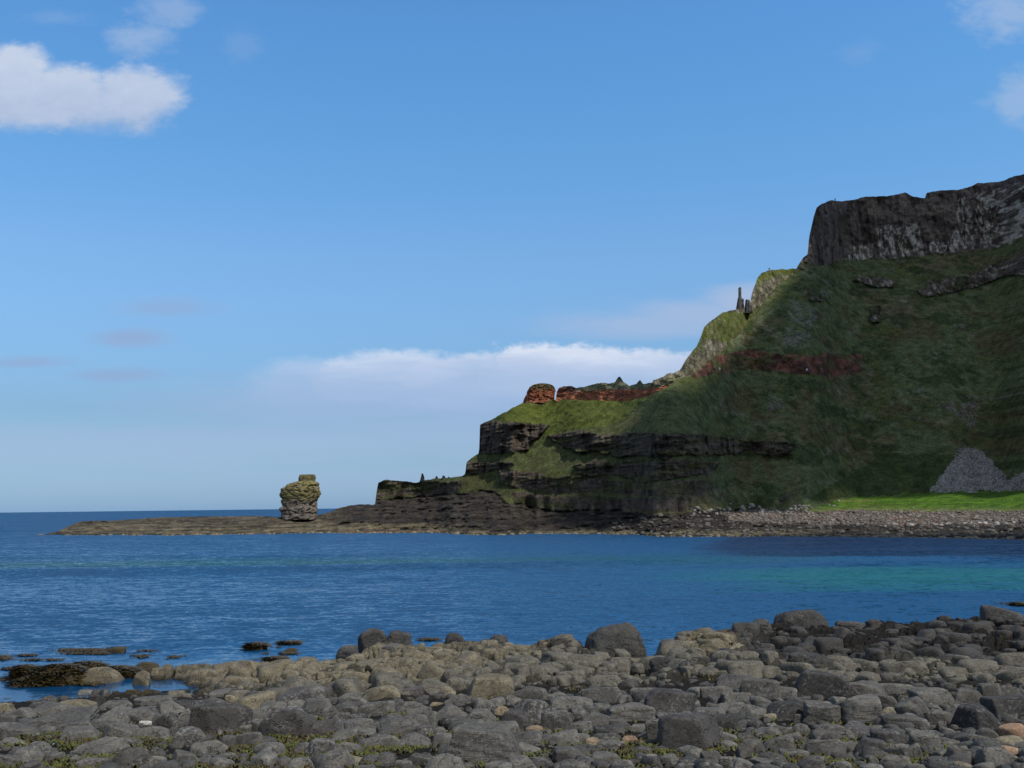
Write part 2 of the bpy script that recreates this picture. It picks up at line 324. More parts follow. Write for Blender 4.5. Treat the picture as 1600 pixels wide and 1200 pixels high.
    s = mixc(s, (.045, .038, .03), sm(.0, .25, fbm(X/9, Z/.35, 3, 5, .65))*.85*reef); s = mixc(s, (.26, .23, .165), sm(.15, .4, fbm(X/5, Z/.3, 13, 5, .65))*.7*reef); s = mixc(s, (.035, .035, .02), (Z < .35)*.8)
    s = mixc(s, (.19, .12, .09), (PX > 520)*(PX < 700)*(Z < .9)*.5)
    C = np.where(c['shore'][..., None], s, C)
    bc = np.empty_like(C); bc[:] = (.17, .145, .125); bc = mixc(bc, (.10, .088, .08), (sg < .35)*.8); bc = mixc(bc, (.3, .28, .25), (sg > .9)*.8)
    bc = mixc(bc, (.26, .12, .08), sm(.72, .8, fbm(X/3, D/3, 2.9, 3)+.45)*.8)
    m = c['beach']; C[m] = bc[m]
    return C
def dispM(wx, wy, PX, PY, X, D, Z):
    c = classes(wx, wy); d = 3.2*fbm(X/38, Z/30, 1.1, 4, .5)+1.0*fbm(X/9, Z/8, 2.2, 4, .55)
    d = d+1.3*fbm(X/3.2, Z/2.4, 4.2, 3, .6)*sm(12, 25, Z)
    # soft spurs and gullies on the slope
    d = d+3.0*np.abs(fbm((X+Z*.8)/34, (Z-X)/60, 7.1, 3))*sm(1080, 1200, PX)*sm(770, 700, PY)
    colu = np.abs(fbm(X/3.2, Z/26, 3.1, 3, .6)); rk = c['rock']*1.0
    d = d-rk*2.4+rk*(1.6*sm(0, .5, colu)+4.8*fbm(X/10, Z/2.6, 5.5, 5, .65))
    cl = c['cliff']*1.0; d = d+cl*(2.4*sm(0, .5, np.abs(fbm(X/7, Z/35, 3.7, 3, .6)))+3.2*fbm(X/11, Z/8, 2.1, 4, .6)+1.6*fbm(X/1.8, Z/5, 6.1, 4, .65))
    d = d+c['cliff2']*(-1.5+2.5*fbm(X/3, Z/4, 6.6, 3, .6))+c['red']*(1.5*fbm(X/4, Z/3, 1.2, 4, .6))
    low = c['shore'] | c['beach'] | c['green']
    w1, w2, wid = worley(X/5, D/6, 5); dl = (c['shore']*sm(.2, 1.2, Z)*sm(560, 620, PX))*5.5*(.3-np.abs(fbm(X/7, Z/1.6, D/8, 5, .6)))+3.6*fbm(X/10+fbm(X/12, Z/3, 1, 2), Z/1.3, D/9, 5, .65)*(c['shore'])*sm(.2, 1.2, Z)*np.where(PX < 520, 1.3, 1.3)
    dl = dl+c['green']*1.2*fbm(X/8, D/8, 0, 3)
    d = np.where(low, dl, d*sm(9, 22, Z))
    return d
def backM(xs, zt):
    L = ip([(60, 12), (300, 30), (585, 40), (740, 40), (760, 70), (1000, 60), (1040, 30), (1240, 22), (1262, 60), (1300, 260), (1760, 300)], xs)
    drop = np.where(xs < 1262, 1.0, 0.0)
    return L, drop
def shoreD(xs, s): return (0-CAMZ)/s*(1+.0*xs)
def botM(xs): return ip(WL, xs)+1.2*fbm(xs/14, .3, 0, 3)
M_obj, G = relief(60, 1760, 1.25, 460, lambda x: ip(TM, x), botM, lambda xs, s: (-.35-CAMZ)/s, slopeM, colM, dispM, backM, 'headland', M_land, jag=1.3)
tag(M_obj, kind='structure')
def landD(px, py):
    j = int(np.clip(round((px-60)/1.25), 0, len(G['xs'])-1)); col = G['PY'][:, j]
    k = int(np.argmin(np.abs(col-py))); return float(G['P'][k, j, 1])
def topD(xs):
    j = np.clip(np.round((np.asarray(xs)-60)/1.25).astype(int), 0, len(G['xs'])-1)
    return G['P'][G['nr']-1, j, 1]
def smooth1(a, n=41):
    return np.convolve(np.pad(a, n//2, 'edge'), np.ones(n)/n, 'valid')
# knoll spur behind the shaded slope
TK = [(1020, 594), (1035, 589), (1042, 584), (1052, 583), (1062, 578), (1070, 566), (1080, 551), (1088, 541), (1096, 525), (1100, 512), (1106, 505), (1118, 495), (1130, 488), (1138, 485), (1168, 484), (1171, 478), (1174, 462), (1177, 452), (1180, 446), (1184, 433), (1190, 427), (1200, 423), (1222, 420), (1242, 420), (1262, 419)]
def colK(wx, wy, PX, PY, X, D, Z):
    spec = fbm(X/1.1, Z/1.6, 2.2, 4, .7); n1 = fbm(X/8, Z/8, 0, 4, .6)
    C = np.empty(wx.shape+(3,)); C[:] = (.2, .185, .125); C = mixc(C, (.09, .08, .065), sm(.05, .35, spec)); C = mixc(C, (.42, .4, .32), sm(.12, .4, -spec)*.9)
    C = mixc(C, (.09, .12, .03), sm(.0, .25, n1)*.7)
    g = anyp(wx, wy, [[(1100, 500), (1130, 488), (1180, 486), (1178, 500), (1160, 522), (1130, 535), (1098, 525)], [(1180, 436), (1192, 425), (1250, 415), (1250, 427), (1215, 429), (1190, 440), (1186, 452)]])
    C = mixc(C, (.14, .17, .03), g*.75*sm(-.5, 0, n1+.2)); return C
K_obj, GK = relief(1020, 1262, 1.25, 160, lambda x: ip(TK, x), lambda x: ip([(1020, 600), (1060, 604), (1100, 590), (1130, 565), (1160, 535), (1190, 500), (1215, 468), (1242, 448), (1262, 440)], x),
   lambda xs, s: smooth1(topD(xs), 31)+5.0, lambda wx, wy, PX, PY: np.full(wx.shape, 1.7), colK,
   lambda wx, wy, PX, PY, X, D, Z: 3.5*fbm(X/9, Z/9, 3, 4, .6)+1.6*fbm(X/2.5, Z/5, 4, 3, .6), lambda xs, z: (np.full(xs.shape, 22.), np.full(xs.shape, 1.)), 'rocky_spur', M_land, jag=2.0, seed=20)
tag(K_obj, kind='structure')
# red outcrop ridge
TR = [(868, 626), (870, 612), (873, 606), (880, 604), (892, 603), (900, 606), (912, 605), (925, 601), (940, 598), (950, 599), (961, 597), (966, 589), (969, 588), (974, 596), (983, 603), (994, 600), (1000, 593), (1005, 600), (1018, 598), (1030, 595), (1045, 588), (1056, 586), (1075, 590), (1085, 592)]
def colR(wx, wy, PX, PY, X, D, Z):
    n = fbm(X/4, Z/2, 0, 4, .6); low = ip(TR, PX)
    split = ip([(868, 608), (890, 612), (950, 608), (1010, 608), (1030, 604), (1060, 598), (1090, 594)], PX)
    C = np.empty(wx.shape+(3,)); C[:] = (.42, .15, .082); C = mixc(C, (.2, .08, .055), sm(.05, .3, n)*.75); C = mixc(C, (.42, .2, .1), sm(618, 624, PY)*.6)
    C = mixc(C, (.27, .26, .155), sm(2.5, -2.5, PY+3*n-split)*(PX > 900)); C = mixc(C, (.1, .075, .05), sm(2.5, -2.5, PY+3*n-split)*(PX <= 900)*.8)
    return C
RO, GR = relief(868, 1085, 1.0, 70, lambda x: ip(TR, x), lambda x: ip([(868, 627), (980, 630), (1010, 623), (1040, 610), (1060, 602), (1085, 602)], x),
   lambda xs, s: smooth1(topD(xs), 31)+2.0, lambda wx, wy, PX, PY: np.full(wx.shape, 2.2), colR,
   lambda wx, wy, PX, PY, X, D, Z: 2.2*fbm(X/3.5, Z/2.2, 3, 4, .6), lambda xs, z: (np.full(xs.shape, 9.), np.full(xs.shape, .28)), 'red_rock_outcrop', M_land, jag=1.2, warp=2, seed=40)
tag(RO, 'long red rock outcrop with jagged grey green crest on the grassy shelf', 'rock outcrop')
# ------------------------------------------------------------------ boulder maker
def ico(n):
    bm = bmesh.new(); bmesh.ops.create_icosphere(bm, subdivisions=n, radius=1)
    v = np.array([q.co[:] for q in bm.verts]); f = np.array([[q.index for q in p.verts] for p in bm.faces]); bm.free()
    return v/np.linalg.norm(v, axis=1)[:, None], f
ICO = {n: ico(n) for n in (2, 3, 4, 5)}
def rock_mesh(kind, seed, n=4):
    r_ = np.random.default_rng(seed); d, f = ICO[n]
    npl, p, lo = {'mid': (10, 22, .56), 'lay': (9, 24, .58), 'dark': (10, 18, .62), 'rim': (10, 16, .66), 'pale': (12, 12, .68), 'tan': (14, 8, .85), 'orange': (14, 8, .8),
                  'pit': (14, 8, .85), 'weed': (12, 6, .8), 'white': (9, 14, .7), 'far': (9, 14, .7), 'wedge': (8, 20, .6)}[kind]
    pn = r_.normal(size=(npl, 3)); pn[:, 2] = np.abs(pn[:, 2])*.9; pn[0] = (0, 0, 1); pn[1] = (r_.normal()*.2, -1, .25); pn /= np.linalg.norm(pn, axis=1)[:, None]
    pd = r_.uniform(lo, 1.05, npl); pn = np.vstack([pn, [[0, 0, -1], [1, 0, 0], [-1, 0, 0], [0, 1, 0]]]); pd = np.append(pd, [1, 1, 1, 1])
    q = np.maximum(d@pn.T, 0)/pd
    r = ((q**p).sum(1))**(-1/p)
    v = d*r[:, None]; o = r_.uniform(0, 99, 3)
    a = {'pit': .1, 'weed': .14, 'rim': .05, 'wedge': .05}.get(kind, .05)
    nz = a*fbm(v[:, 0]*1.6+o[0], v[:, 1]*1.6+o[1], v[:, 2]*1.6+o[2], 3)+a*.5*fbm(v[:, 0]*5+o[0], v[:, 1]*5+o[1], v[:, 2]*6+o[2], 3)
    if kind == 'lay':
        zz = v[:, 2]*5+v[:, 0]*1.2+o[0]+.5*vn(v[:, 0]*2, v[:, 1]*2, o[1]); nz = nz+.05*(vn(zz, v[:, 0]*.6, o[2]))*(np.hypot(v[:, 0], v[:, 1]) > .35)
    if kind in ('pit', 'weed'):
        nz = nz-.1*np.abs(fbm(v[:, 0]*4+o[0], v[:, 1]*4, v[:, 2]*4, 3, .6))
    v = v*(1+nz[:, None])
    mn, mx = v.min(0), v.max(0); v = (v-(mn+mx)/2)/((mx-mn)/2)
    return v, f
# ------------------------------------------------------------------ near foreshore height field
CTL = {  # photo column: (row, height) pairs, last one is the crest before the ground drops under water
 -120: [(1230, 2.3), (1150, 1.3), (1112, .5), (1102, .12), (1090, -.35)],
 0: [(1230, 2.3), (1150, 1.3), (1112, .5), (1101, .12), (1088, -.35)],
 70: [(1230, 2.3), (1150, 1.3), (1112, .55), (1100, .12), (1088, -.35)],
 130: [(1230, 2.3), (1150, 1.3), (1110, .55), (1095, .12), (1080, -.3)],
 215: [(1230, 2.3), (1150, 1.4), (1110, .6), (1094, .1), (1078, -.25), (1058, -.1), (1048, .05)],
 250: [(1230, 2.3), (1150, 1.4), (1110, .6), (1092, .12), (1078, -.22), (1062, .0), (1045, .4)],
 320: [(1230, 2.3), (1150, 1.5), (1110, .7), (1092, .2), (1080, -.1), (1062, .2), (1042, .5)],
 420: [(1230, 2.3), (1150, 1.5), (1110, .9), (1088, .45), (1076, .2), (1058, .5), (1038, .65)],
 540: [(1230, 2.4), (1150, 1.6), (1110, 1.05), (1085, .7), (1060, .75), (1036, .75)],
 575: [(1230, 2.4), (1150, 1.6), (1110, 1.05), (1085, .7), (1055, .9), (1013, 1.05)],
 605: [(1230, 2.4), (1150, 1.6), (1110, 1.1), (1075, .8), (1040, .95), (1009, 1.1)],
 640: [(1230, 2.4), (1150, 1.6), (1110, 1.1), (1075, .8), (1040, .95), (1014, .85)],
 680: [(1230, 2.4), (1150, 1.6), (1110, 1.1), (1075, .8), (1040, .95), (1020, .8)],
 760: [(1230, 2.4), (1150, 1.7), (1110, 1.2), (1075, 1.0), (1040, 1.05), (1008, 1.05)],
 900: [(1230, 2.4), (1150, 1.7), (1110, 1.3), (1075, 1.1), (1040, 1.15), (1006, 1.1)],
 985: [(1230, 2.4), (1150, 1.8), (1110, 1.3), (1075, 1.1), (1045, .9), (1030, .55)],
 1015: [(1230, 2.4), (1150, 1.8), (1110, 1.3), (1075, 1.0), (1060, .6), (1054, .2)],
 1050: [(1230, 2.4), (1150, 1.8), (1110, 1.4), (1075, 1.2), (1045, 1.0), (1002, 1.2)],
 1090: [(1230, 2.4), (1150, 1.8), (1110, 1.5), (1075, 1.3), (1045, 1.25), (990, 1.5)],
 1180: [(1230, 2.5), (1150, 1.9), (1080, 1.5), (1040, 1.45), (985, 1.6)],
 1260: [(1230, 2.5), (1150, 1.9), (1080, 1.5), (1040, 1.45), (980, 1.6)],
 1400: [(1230, 2.6), (1150, 2.0), (1080, 1.6), (1040, 1.5), (980, 1.6)],
 1480: [(1230, 2.6), (1150, 2.0), (1080, 1.6), (1040, 1.6), (978, 1.65)],
 1600: [(1230, 2.7), (1150, 2.1), (1080, 1.7), (1040, 1.7), (978, 1.8)],
 1760: [(1230, 2.8), (1150, 2.2), (1080, 1.8), (1040, 1.8), (978, 1.9)]}
Ds = np.concatenate([np.arange(16, 30, .09), np.arange(30, 72, .075)])
ck = sorted(CTL); tabs = []; cus = []
for k in ck:
    dd = []; zz = []
    for (y, z) in CTL[k]:
        u_, s_ = us(k, y); dd.append((z-CAMZ)/float(s_)); zz.append(z)
    dd.append(dd[-1]+2.6); zz.append(-.7); dd.append(dd[-1]+12); zz.append(-1.6)
    dd.insert(0, 12); zz.insert(0, zz[0]+.6)
    tabs.append(np.interp(Ds, dd, zz)); cus.append(float(us(k, 1090)[0]))
tabs = np.array(tabs).T
NU = 1250; Us = np.linspace(cus[0]+.01, cus[-1]-.01, NU)
ZB = np.array([np.interp(Us, cus, row) for row in tabs])
def blur(a, r, ax):
    k = np.ones(2*r+1)/(2*r+1)
    return np.apply_along_axis(lambda q: np.convolve(np.pad(q, r, 'edge'), k, 'valid'), ax, a)
ZB = blur(blur(ZB, 8, 0), 10, 1)
UU, DD = np.meshgrid(Us, Ds); XX = UU*DD
def pixof(X, Y, Z):
    v = np.stack([X, Y, Z-CAMZ], -1)@M3   # world -> camera (transpose product)
    return 800+F*v[..., 0]/-v[..., 2], 600-F*v[..., 1]/-v[..., 2]
PXF, PYF = pixof(XX, DD, ZB)
loose = sm(-8, 8, PYF-ip([(0, 1088), (220, 1088), (420, 1090), (620, 1090), (700, 1078), (800, 1068), (1000, 1072), (1090, 1058), (1200, 1056), (1340, 1060), (1600, 1068)], PXF)+6*fbm(XX, DD, 0, 3))
f1, f2, cid = worley((XX+.9*fbm(XX/1.5, DD/1.5, 3, 4))/1.6, (DD+1.0*fbm(XX/1.5, DD/1.5, 6, 4))/1.9, 31)
g1, g2, gid = worley((XX+.12*fbm(XX*2, DD*2, 8, 3))/.42, (DD+.12*fbm(XX*2, DD*2, 4, 3))/.5, 77)
big = fbm(XX/3.2, DD/3.2, 1, 3)
lump = .42*(np.sqrt(np.clip(1-(f1/.95)**2, 0, 1))-.6)+.4*(cid-.5)+.5*(.35-np.abs(fbm(XX/2.0, DD/1.8, 9, 4, .6)))
small = .17*(np.sqrt(np.clip(1-(g1/.8)**2, 0, 1))-.5)+.08*(gid-.5)
crv = -.18*sm(.12, 0, f2-f1)-.07*sm(.1, 0, g2-g1)
rough = .27*(.3-np.abs(fbm(XX*1.5, DD*1.5, 0, 5, .7)))
bed = 1-loose
under = sm(-.25, .15, ZB)
ZF = ZB+bed*under*(.34*big+.75*lump+.62*small+2.2*crv+rough)+loose*(.10*fbm(XX*1.2, DD*1.2, 0, 3)+.06*fbm(XX*6, DD*6, 0, 3))
# colours of the foreshore
CF = np.empty(XX.shape+(3,)); CF[:] = (0.0697, 0.0672, 0.0574)
nA = fbm(XX/1.5, DD/1.5, 3.5, 4, .6); nB = fbm(XX/.4, DD/.4, 1.5, 4, .65)
palew = (PXF < 860)*sm(-12, 12, ip([(0, 0), (200, 0), (260, 60), (640, 62), (720, 45), (830, 25), (1000, 0), (1600, 0)], PXF)-(PYF-1015)+14*nA)*bed
CF = mixc(CF, (0.1927, 0.1722, 0.1230), palew*sm(-.35, .2, nA+.6*nB+.15)); CF = mixc(CF, (0.1230, 0.1148, 0.0861), bed*(1-palew)*sm(.0, .4, nA)*.7*(PXF < 1050))
boss = np.exp(-(((PXF-1110)/65)**2+((PYF-1012)/24)**2)); CF = mixc(CF, (0.2132, 0.1804, 0.1148), sm(.3, .8, boss+.3*nB)*.85)
dk = sm(1130, 1230, PXF)*sm(1050, 1020, PYF+10*nA)*bed; CF = mixc(CF, (0.0230, 0.0213, 0.0205), dk*.95); CF = mixc(CF, (0.2460, 0.2296, 0.1968), dk*sm(.3, .5, nB)*sm(1000, 975, PYF)*.6)
CF = mixc(CF, (0.1066, 0.1066, 0.0779), sm(1050, 1200, PXF)*bed*sm(1020, 1050, PYF)*sm(.0, .3, nB)*.8)
dm = sm(700, 760, PXF)*sm(1080, 1040, PXF)*sm(1040, 1015, PYF); CF = mixc(CF, (0.0492, 0.0459, 0.0426), dm*.75*sm(-.3, .2, nA))
wd = sm(-.12, .1, fbm(XX/.9, DD/1.1, 7.5, 4, .6)); wzone = np.clip(np.exp(-((PYF-1178)/26)**2)*1.2, 0, 1)*loose
weedm = np.clip(wd*wzone*sm(1150, 1000, np.abs(PXF-300))+sm(.3, .45, fbm(XX/1.2, DD/1.2, 2.5, 3))*loose*.5, 0, 1)
CF = mixc(CF, (0.0131, 0.0115, 0.0090), loose*.9); CF = mixc(CF, (0.0508, 0.0492, 0.0115), weedm*.9); CF = mixc(CF, (0.0738, 0.0410, 0.0164), weedm*sm(.2, .4, nB)*.7)  # ground between loose boulders near black, shade of the gaps put into colour
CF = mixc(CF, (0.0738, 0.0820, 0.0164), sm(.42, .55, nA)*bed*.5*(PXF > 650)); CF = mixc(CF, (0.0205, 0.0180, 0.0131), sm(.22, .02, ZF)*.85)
CF = mixc(CF, (0.0164, 0.0164, 0.0148), bed*sm(.06, 0, f2-f1)*.5)  # bedrock crevices darkened in colour, standing in for their shade
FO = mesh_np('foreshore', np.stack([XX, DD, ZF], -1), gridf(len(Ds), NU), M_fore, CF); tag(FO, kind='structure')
def groundat(X, D):
    u = X/D; j = np.clip(np.searchsorted(Us, u), 1, NU-1); i = np.clip(np.searchsorted(Ds, D), 1, len(Ds)-1)
    return ZF[i, j], i, j
def hit(px, py):
    """where the sight line of a spot meets the foreshore or the water"""
    u, s = us(px, py); u = float(u); s = float(s)
    z = CAMZ+s*Ds; j = int(np.clip(np.searchsorted(Us, u), 1, NU-1)); g = np.maximum(ZB[:, j], 0)
    k = np.where(z < g)[0]
    if len(k): return float(Ds[k[0]])
    return CAMZ/-s
# ------------------------------------------------------------------ boulders
BL = []  # px, py, w, h, kind, label(None = look-alike), tilt deg
def b(px, py, w, h, kind='mid', label=None, tilt=0): BL.append((px, py, w, h, kind, label, tilt))
b(160,1058,56,28,'pale','rounded brown boulder standing in the tide pool at the left',4); b(222,1063,32,24,'pale','small barnacled boulder on the right edge of the tide pool')
b(230,1046,42,20,'weed','dark weedy boulder joining the pale bank to the tide pool'); b(137,1083,24,9,'mid','small pointed stone poking out of the middle of the tide pool')
b(208,1083,26,10,'weed','left one of two low wet stones touching in the tide pool'); b(235,1084,28,12,'weed','right one of two low wet stones touching in the tide pool')
b(148,1096,30,18,'dark','small dark dome shaped boulder on the near edge of the tide pool')
for a in [(8,1108,26,18,'pale'),(38,1118,44,20,'mid'),(95,1114,84,26,'mid'),(118,1102,52,14,'pale'),(182,1102,52,13,'mid'),(188,1113,48,12,'mid'),(242,1098,60,16,'mid'),(262,1110,50,18,'mid'),
 (8,1130,34,24,'mid'),(168,1128,58,20,'mid'),(216,1121,62,24,'mid'),(262,1130,44,26,'mid'),(35,1148,66,22,'mid'),(18,1163,44,18,'mid'),(185,1146,52,24,'mid'),(130,1150,62,22,'mid'),
 (242,1150,60,26,'mid'),(200,1162,44,16,'mid'),(80,1187,32,16,'mid'),(118,1191,30,13,'mid'),(12,1194,36,22,'mid'),(60,1168,40,14,'mid'),(170,1195,34,16,'mid'),(65,1104,36,12,'dark')]: b(*a)
b(82,1130,112,24,'lay','long grey slab with a pale ridge slanting along the left shore',7); b(118,1139,84,22,'lay','weathered slab with yellow lichen dots below the long slanting slab',13)
b(230,1132,24,10,'white','small pale capped stone among grey boulders at the left'); b(155,1170,82,26,'lay','rough layered boulder tilted up to the right above the seaweed at the left',18)
b(205,1190,60,38,'mid','smooth grey dome boulder at the bottom edge in dark seaweed'); b(86,1165,7,6,'white','tiny white pebble above the green seaweed at the left')
b(325,1103,52,18,'mid','low grey boulder on the near edge of the small dark pool'); b(395,1101,66,26,'pale','pale brown rounded boulder between the dark pool and the angular wedge',6); b(362,1098,20,20,'pale','small pale brown boulder leaning against a bigger pale brown one')
b(472,1089,84,26,'rim','dark slanting slab with yellow lichen in front of the pale rock bank',10); b(345,1133,86,54,'wedge','largest dark angular wedge boulder with pale barnacled left edge',-8)
b(292,1123,28,26,'mid'); b(298,1156,46,34,'rim','blocky boulder with a bright white top beside the angular wedge'); b(326,1172,50,26,'mid'); b(388,1158,52,22,'rim','small slab with whitish tip below the angular wedge',9)
b(352,1163,30,24,'mid'); b(452,1137,84,54,'rim','big angular boulder with a white top rim and a dark round hole'); b(500,1112,62,32,'lay','rounded boulder right of the big one with a white rim')
b(534,1126,38,22,'mid'); b(508,1142,56,28,'dark','dark craggy boulder above the round one at the bottom'); b(501,1172,44,30,'rim','round dark boulder sitting on brown green seaweed at the bottom')
for a in [(465,1162,26,10,'mid'),(352,1184,38,16,'mid'),(322,1192,36,16,'mid'),(288,1187,42,20,'mid'),(395,1122,60,22,'mid'),(412,1115,22,14,'mid'),(535,1154,44,20,'mid'),(430,1106,44,16,'mid'),(360,1084,60,12,'mid'),(405,1088,50,14,'pale'),(290,1104,40,16,'dark'),(410,1140,40,22,'mid'),(540,1110,40,18,'mid')]: b(*a)
b(583,999,46,31,'pit','dark round boulder tallest on the left end of the middle rocks at the water'); b(622,999,44,22,'pit','lumpy dark boulder leaning right of the tallest round one at the water'); b(553,1021,52,22,'pit','low dark round boulder on the pale bank beside blue water')
b(610,1017,28,17,'mid'); b(638,1013,28,10,'dark'); b(710,1007,32,32,'pit','egg shaped dark boulder standing alone at the water edge'); b(779,1002,28,17,'pit','small dark round boulder on the middle crest')
b(598,1086,58,26,'pale','smooth pale topped slab in front of the pale bank',6)
for a in [(636,1085,50,18,'dark'),(585,1112,62,24,'mid'),(552,1096,48,16,'mid'),(637,1110,52,24,'mid'),(715,1097,40,20,'mid'),(666,1131,32,34,'mid'),(704,1120,58,30,'mid'),(747,1123,52,24,'mid'),(802,1127,46,28,'dark'),
 (562,1150,44,22,'mid'),(605,1163,42,26,'mid'),(575,1166,38,20,'mid'),(647,1163,52,24,'mid'),(730,1142,52,26,'mid'),(782,1143,60,22,'mid'),(700,1160,42,24,'mid'),(660,1192,42,20,'mid'),(615,1128,50,20,'mid'),(560,1134,50,18,'mid'),(590,1192,40,14,'mid')]: b(*a)
b(765,1079,74,42,'pale','big triangular brownish grey boulder in the middle of the shore'); b(784,1113,26,15,'tan','small sandy brown stone just below the triangular boulder'); b(682,1102,22,8,'tan','small yellowish stone beside the tiny blue puddle')
b(632,1141,74,30,'lay','streaky layered boulder with one tiny white mark on top',6); b(755,1174,114,60,'lay','largest flat boulder with long parallel cracks at bottom centre',-6)
b(962,1012,92,62,'pit','huge rounded black boulder pitted with holes at the water edge'); b(1038,1045,42,32,'pit','cracked dark boulder right of the narrow water gap'); b(1076,1048,34,28,'pit','dark knobbly boulder second right of the narrow water gap')
b(832,1118,62,42,'rim','domed boulder with white flecked rim right of centre'); b(870,1133,48,34,'wedge','flat faced triangular grey boulder beside the tan pebble'); b(834,1141,28,13,'tan','oval tan stone wedged under the domed boulder with white flecks')
b(985,1118,70,32,'lay','long squared boulder with fine bedding lines right of centre',-6); b(928,1164,30,17,'tan','oval tan stone above brown seaweed near the bottom'); b(985,1161,32,18,'orange','pinkish brown stone above green seaweed near the bottom')
b(1078,1152,94,62,'dark','massive smooth dark boulder right of centre near the bottom',-5); b(1031,1147,40,40,'mid','upright grey boulder with a black shaded left side beside the massive dark one')
for a in [(828,1089,54,24,'mid'),(893,1101,66,22,'mid'),(940,1088,62,26,'mid'),(935,1128,50,24,'mid'),(970,1135,34,16,'mid'),(1012,1086,50,22,'mid'),(1048,1102,84,40,'dark'),(945,1147,32,18,'dark'),(820,1158,52,22,'mid'),
 (872,1158,62,24,'mid'),(955,1168,42,18,'mid'),(950,1188,46,16,'mid'),(1006,1176,36,18,'dark'),(1046,1192,34,22,'mid'),(895,1182,52,24,'mid'),(905,1138,40,18,'mid'),(1000,1140,30,14,'mid'),(845,1192,40,14,'mid')]: b(*a)
b(1170,1048,72,24,'dark','dark low boulder with a white streak on its right shoulder'); b(1150,1068,68,22,'rim','flat topped boulder with a thin white rim above the pale faced block'); b(1187,1081,60,34,'wedge','square cornered block with one pale speckled slanting face')
b(1287,1078,92,46,'dark','big smooth dark oval boulder right of the square block'); b(1265,1040,70,36,'pit','dome of ropy fractured black rock behind the big smooth oval'); b(1248,1126,17,17,'mid','small egg shaped stone beside a shaded black hollow')
b(1236,1116,72,34,'dark','boulder with deep black shaded left end below the big smooth oval'); b(1352,1118,72,46,'lay','squat boulder with coarse horizontal layers'); b(1176,1173,50,30,'mid','smooth oval grey boulder near the bottom right of centre'); b(1213,1166,48,26,'mid','smooth grey boulder overlapping the smooth oval one at the bottom')
for a in [(1225,1086,36,22,'mid'),(1140,1112,62,24,'mid'),(1177,1117,52,26,'mid'),(1137,1132,52,26,'dark'),(1277,1107,54,20,'lay'),(1292,1122,62,36,'lay'),(1300,1150,60,30,'lay'),(1200,1147,38,16,'mid'),(1232,1143,24,12,'mid'),
 (1242,1184,44,22,'mid'),(1292,1172,60,32,'mid'),(1322,1187,30,16,'mid'),(1135,1153,32,14,'mid'),(1112,1186,30,22,'mid'),(1105,1120,50,22,'mid'),(1150,1092,50,18,'mid'),(1120,1084,48,20,'mid'),(1332,1146,60,24,'dark'),(1275,1192,44,16,'mid'),(1195,1195,40,14,'mid')]: b(*a)
b(1252,970,74,28,'pit','broad dark boulder highest on the black rock ridge'); b(1190,977,26,16,'pit','small dark lump left of the broad boulder on the black ridge'); b(1330,976,44,8,'pit','lichen topped dark boulder on the black ridge crest')
b(1567,962,56,24,'dark','grey boulder perched on the right end of the black ridge'); b(1527,1128,78,44,'dark','very smooth dark boulder left one of a pair at the lower right'); b(1582,1114,70,44,'dark','very smooth dark boulder right one of a pair at the right edge')
b(1587,1146,46,26,'orange','larger orange brown stone at the right edge'); b(1575,1176,28,18,'orange','smaller orange tan stone near the bottom right'); b(1496,1182,38,30,'mid','tall rounded stone second from a group at the bottom right'); b(1426,1180,30,32,'mid','tall rounded stone left in a group at the bottom right')
for a in [(1352,1080,62,24,'lay'),(1402,1077,62,18,'mid'),(1460,1094,62,32,'lay'),(1512,1091,52,24,'mid'),(1545,1086,32,32,'mid'),(1578,1084,44,22,'mid'),(1427,1106,52,26,'mid'),(1412,1133,58,24,'lay'),(1470,1126,42,26,'mid'),
 (1473,1136,16,16,'mid'),(1482,1147,26,16,'mid'),(1395,1193,46,20,'mid'),(1556,1186,60,32,'mid'),(1457,1193,34,18,'dark'),(1390,1155,50,26,'dark'),(1445,1160,44,26,'mid'),(1520,1160,50,24,'mid'),(1360,1172,44,30,'dark'),(1545,1150,34,20,'mid'),(1500,1112,40,18,'lay'),(1385,1098,40,20,'mid')]: b(*a)
REG = [(0, 'left', 'grey boulder packed among others left of the angular wedge boulder'), (300, 'lm', 'grey boulder packed between the angular wedge and the streaky layered boulder'),
       (620, 'mid', 'grey boulder packed between the streaky layered boulder and the long squared one'), (1010, 'rm', 'grey boulder packed around the big smooth dark oval boulder'), (1370, 'right', 'grey boulder packed on the shore below the right half of the black ridge')]
def region(px):
    r = REG[0]
    for q in REG:
        if px >= q[0]: r = q
    return r
placed = []
crest = lambda px: float(np.interp(px, ck, [CTL[k][-1][0] for k in ck]))
def put_rock(o, px, py, w, h, tilt, rz=0.0, depth=None, D=None):
    if D is None and px > 215 and py+h*.5 < crest(px)+6 and py < 1060:
        top_ = py-h/2; bt_ = crest(px)+7; py, h = (top_+bt_)/2, bt_-top_; w = max(w, h*1.25); D = hit(px, crest(px)+4)
    if D is None: D = hit(px, py+h*.30)
    D = D+w*.28*D/F
    u, s = us(px, py); X = float(u)*D; Z = CAMZ+float(s)*D
    k = D/F
    o.location = (X, D, Z); o.scale = (w/2*k*1.04, (depth or w/2*.85)*k, h/2*k*1.12); o.rotation_euler = (R(random.uniform(-6, 6)), R(-tilt), rz)
    placed.append((px, py, w, h, D)); return o
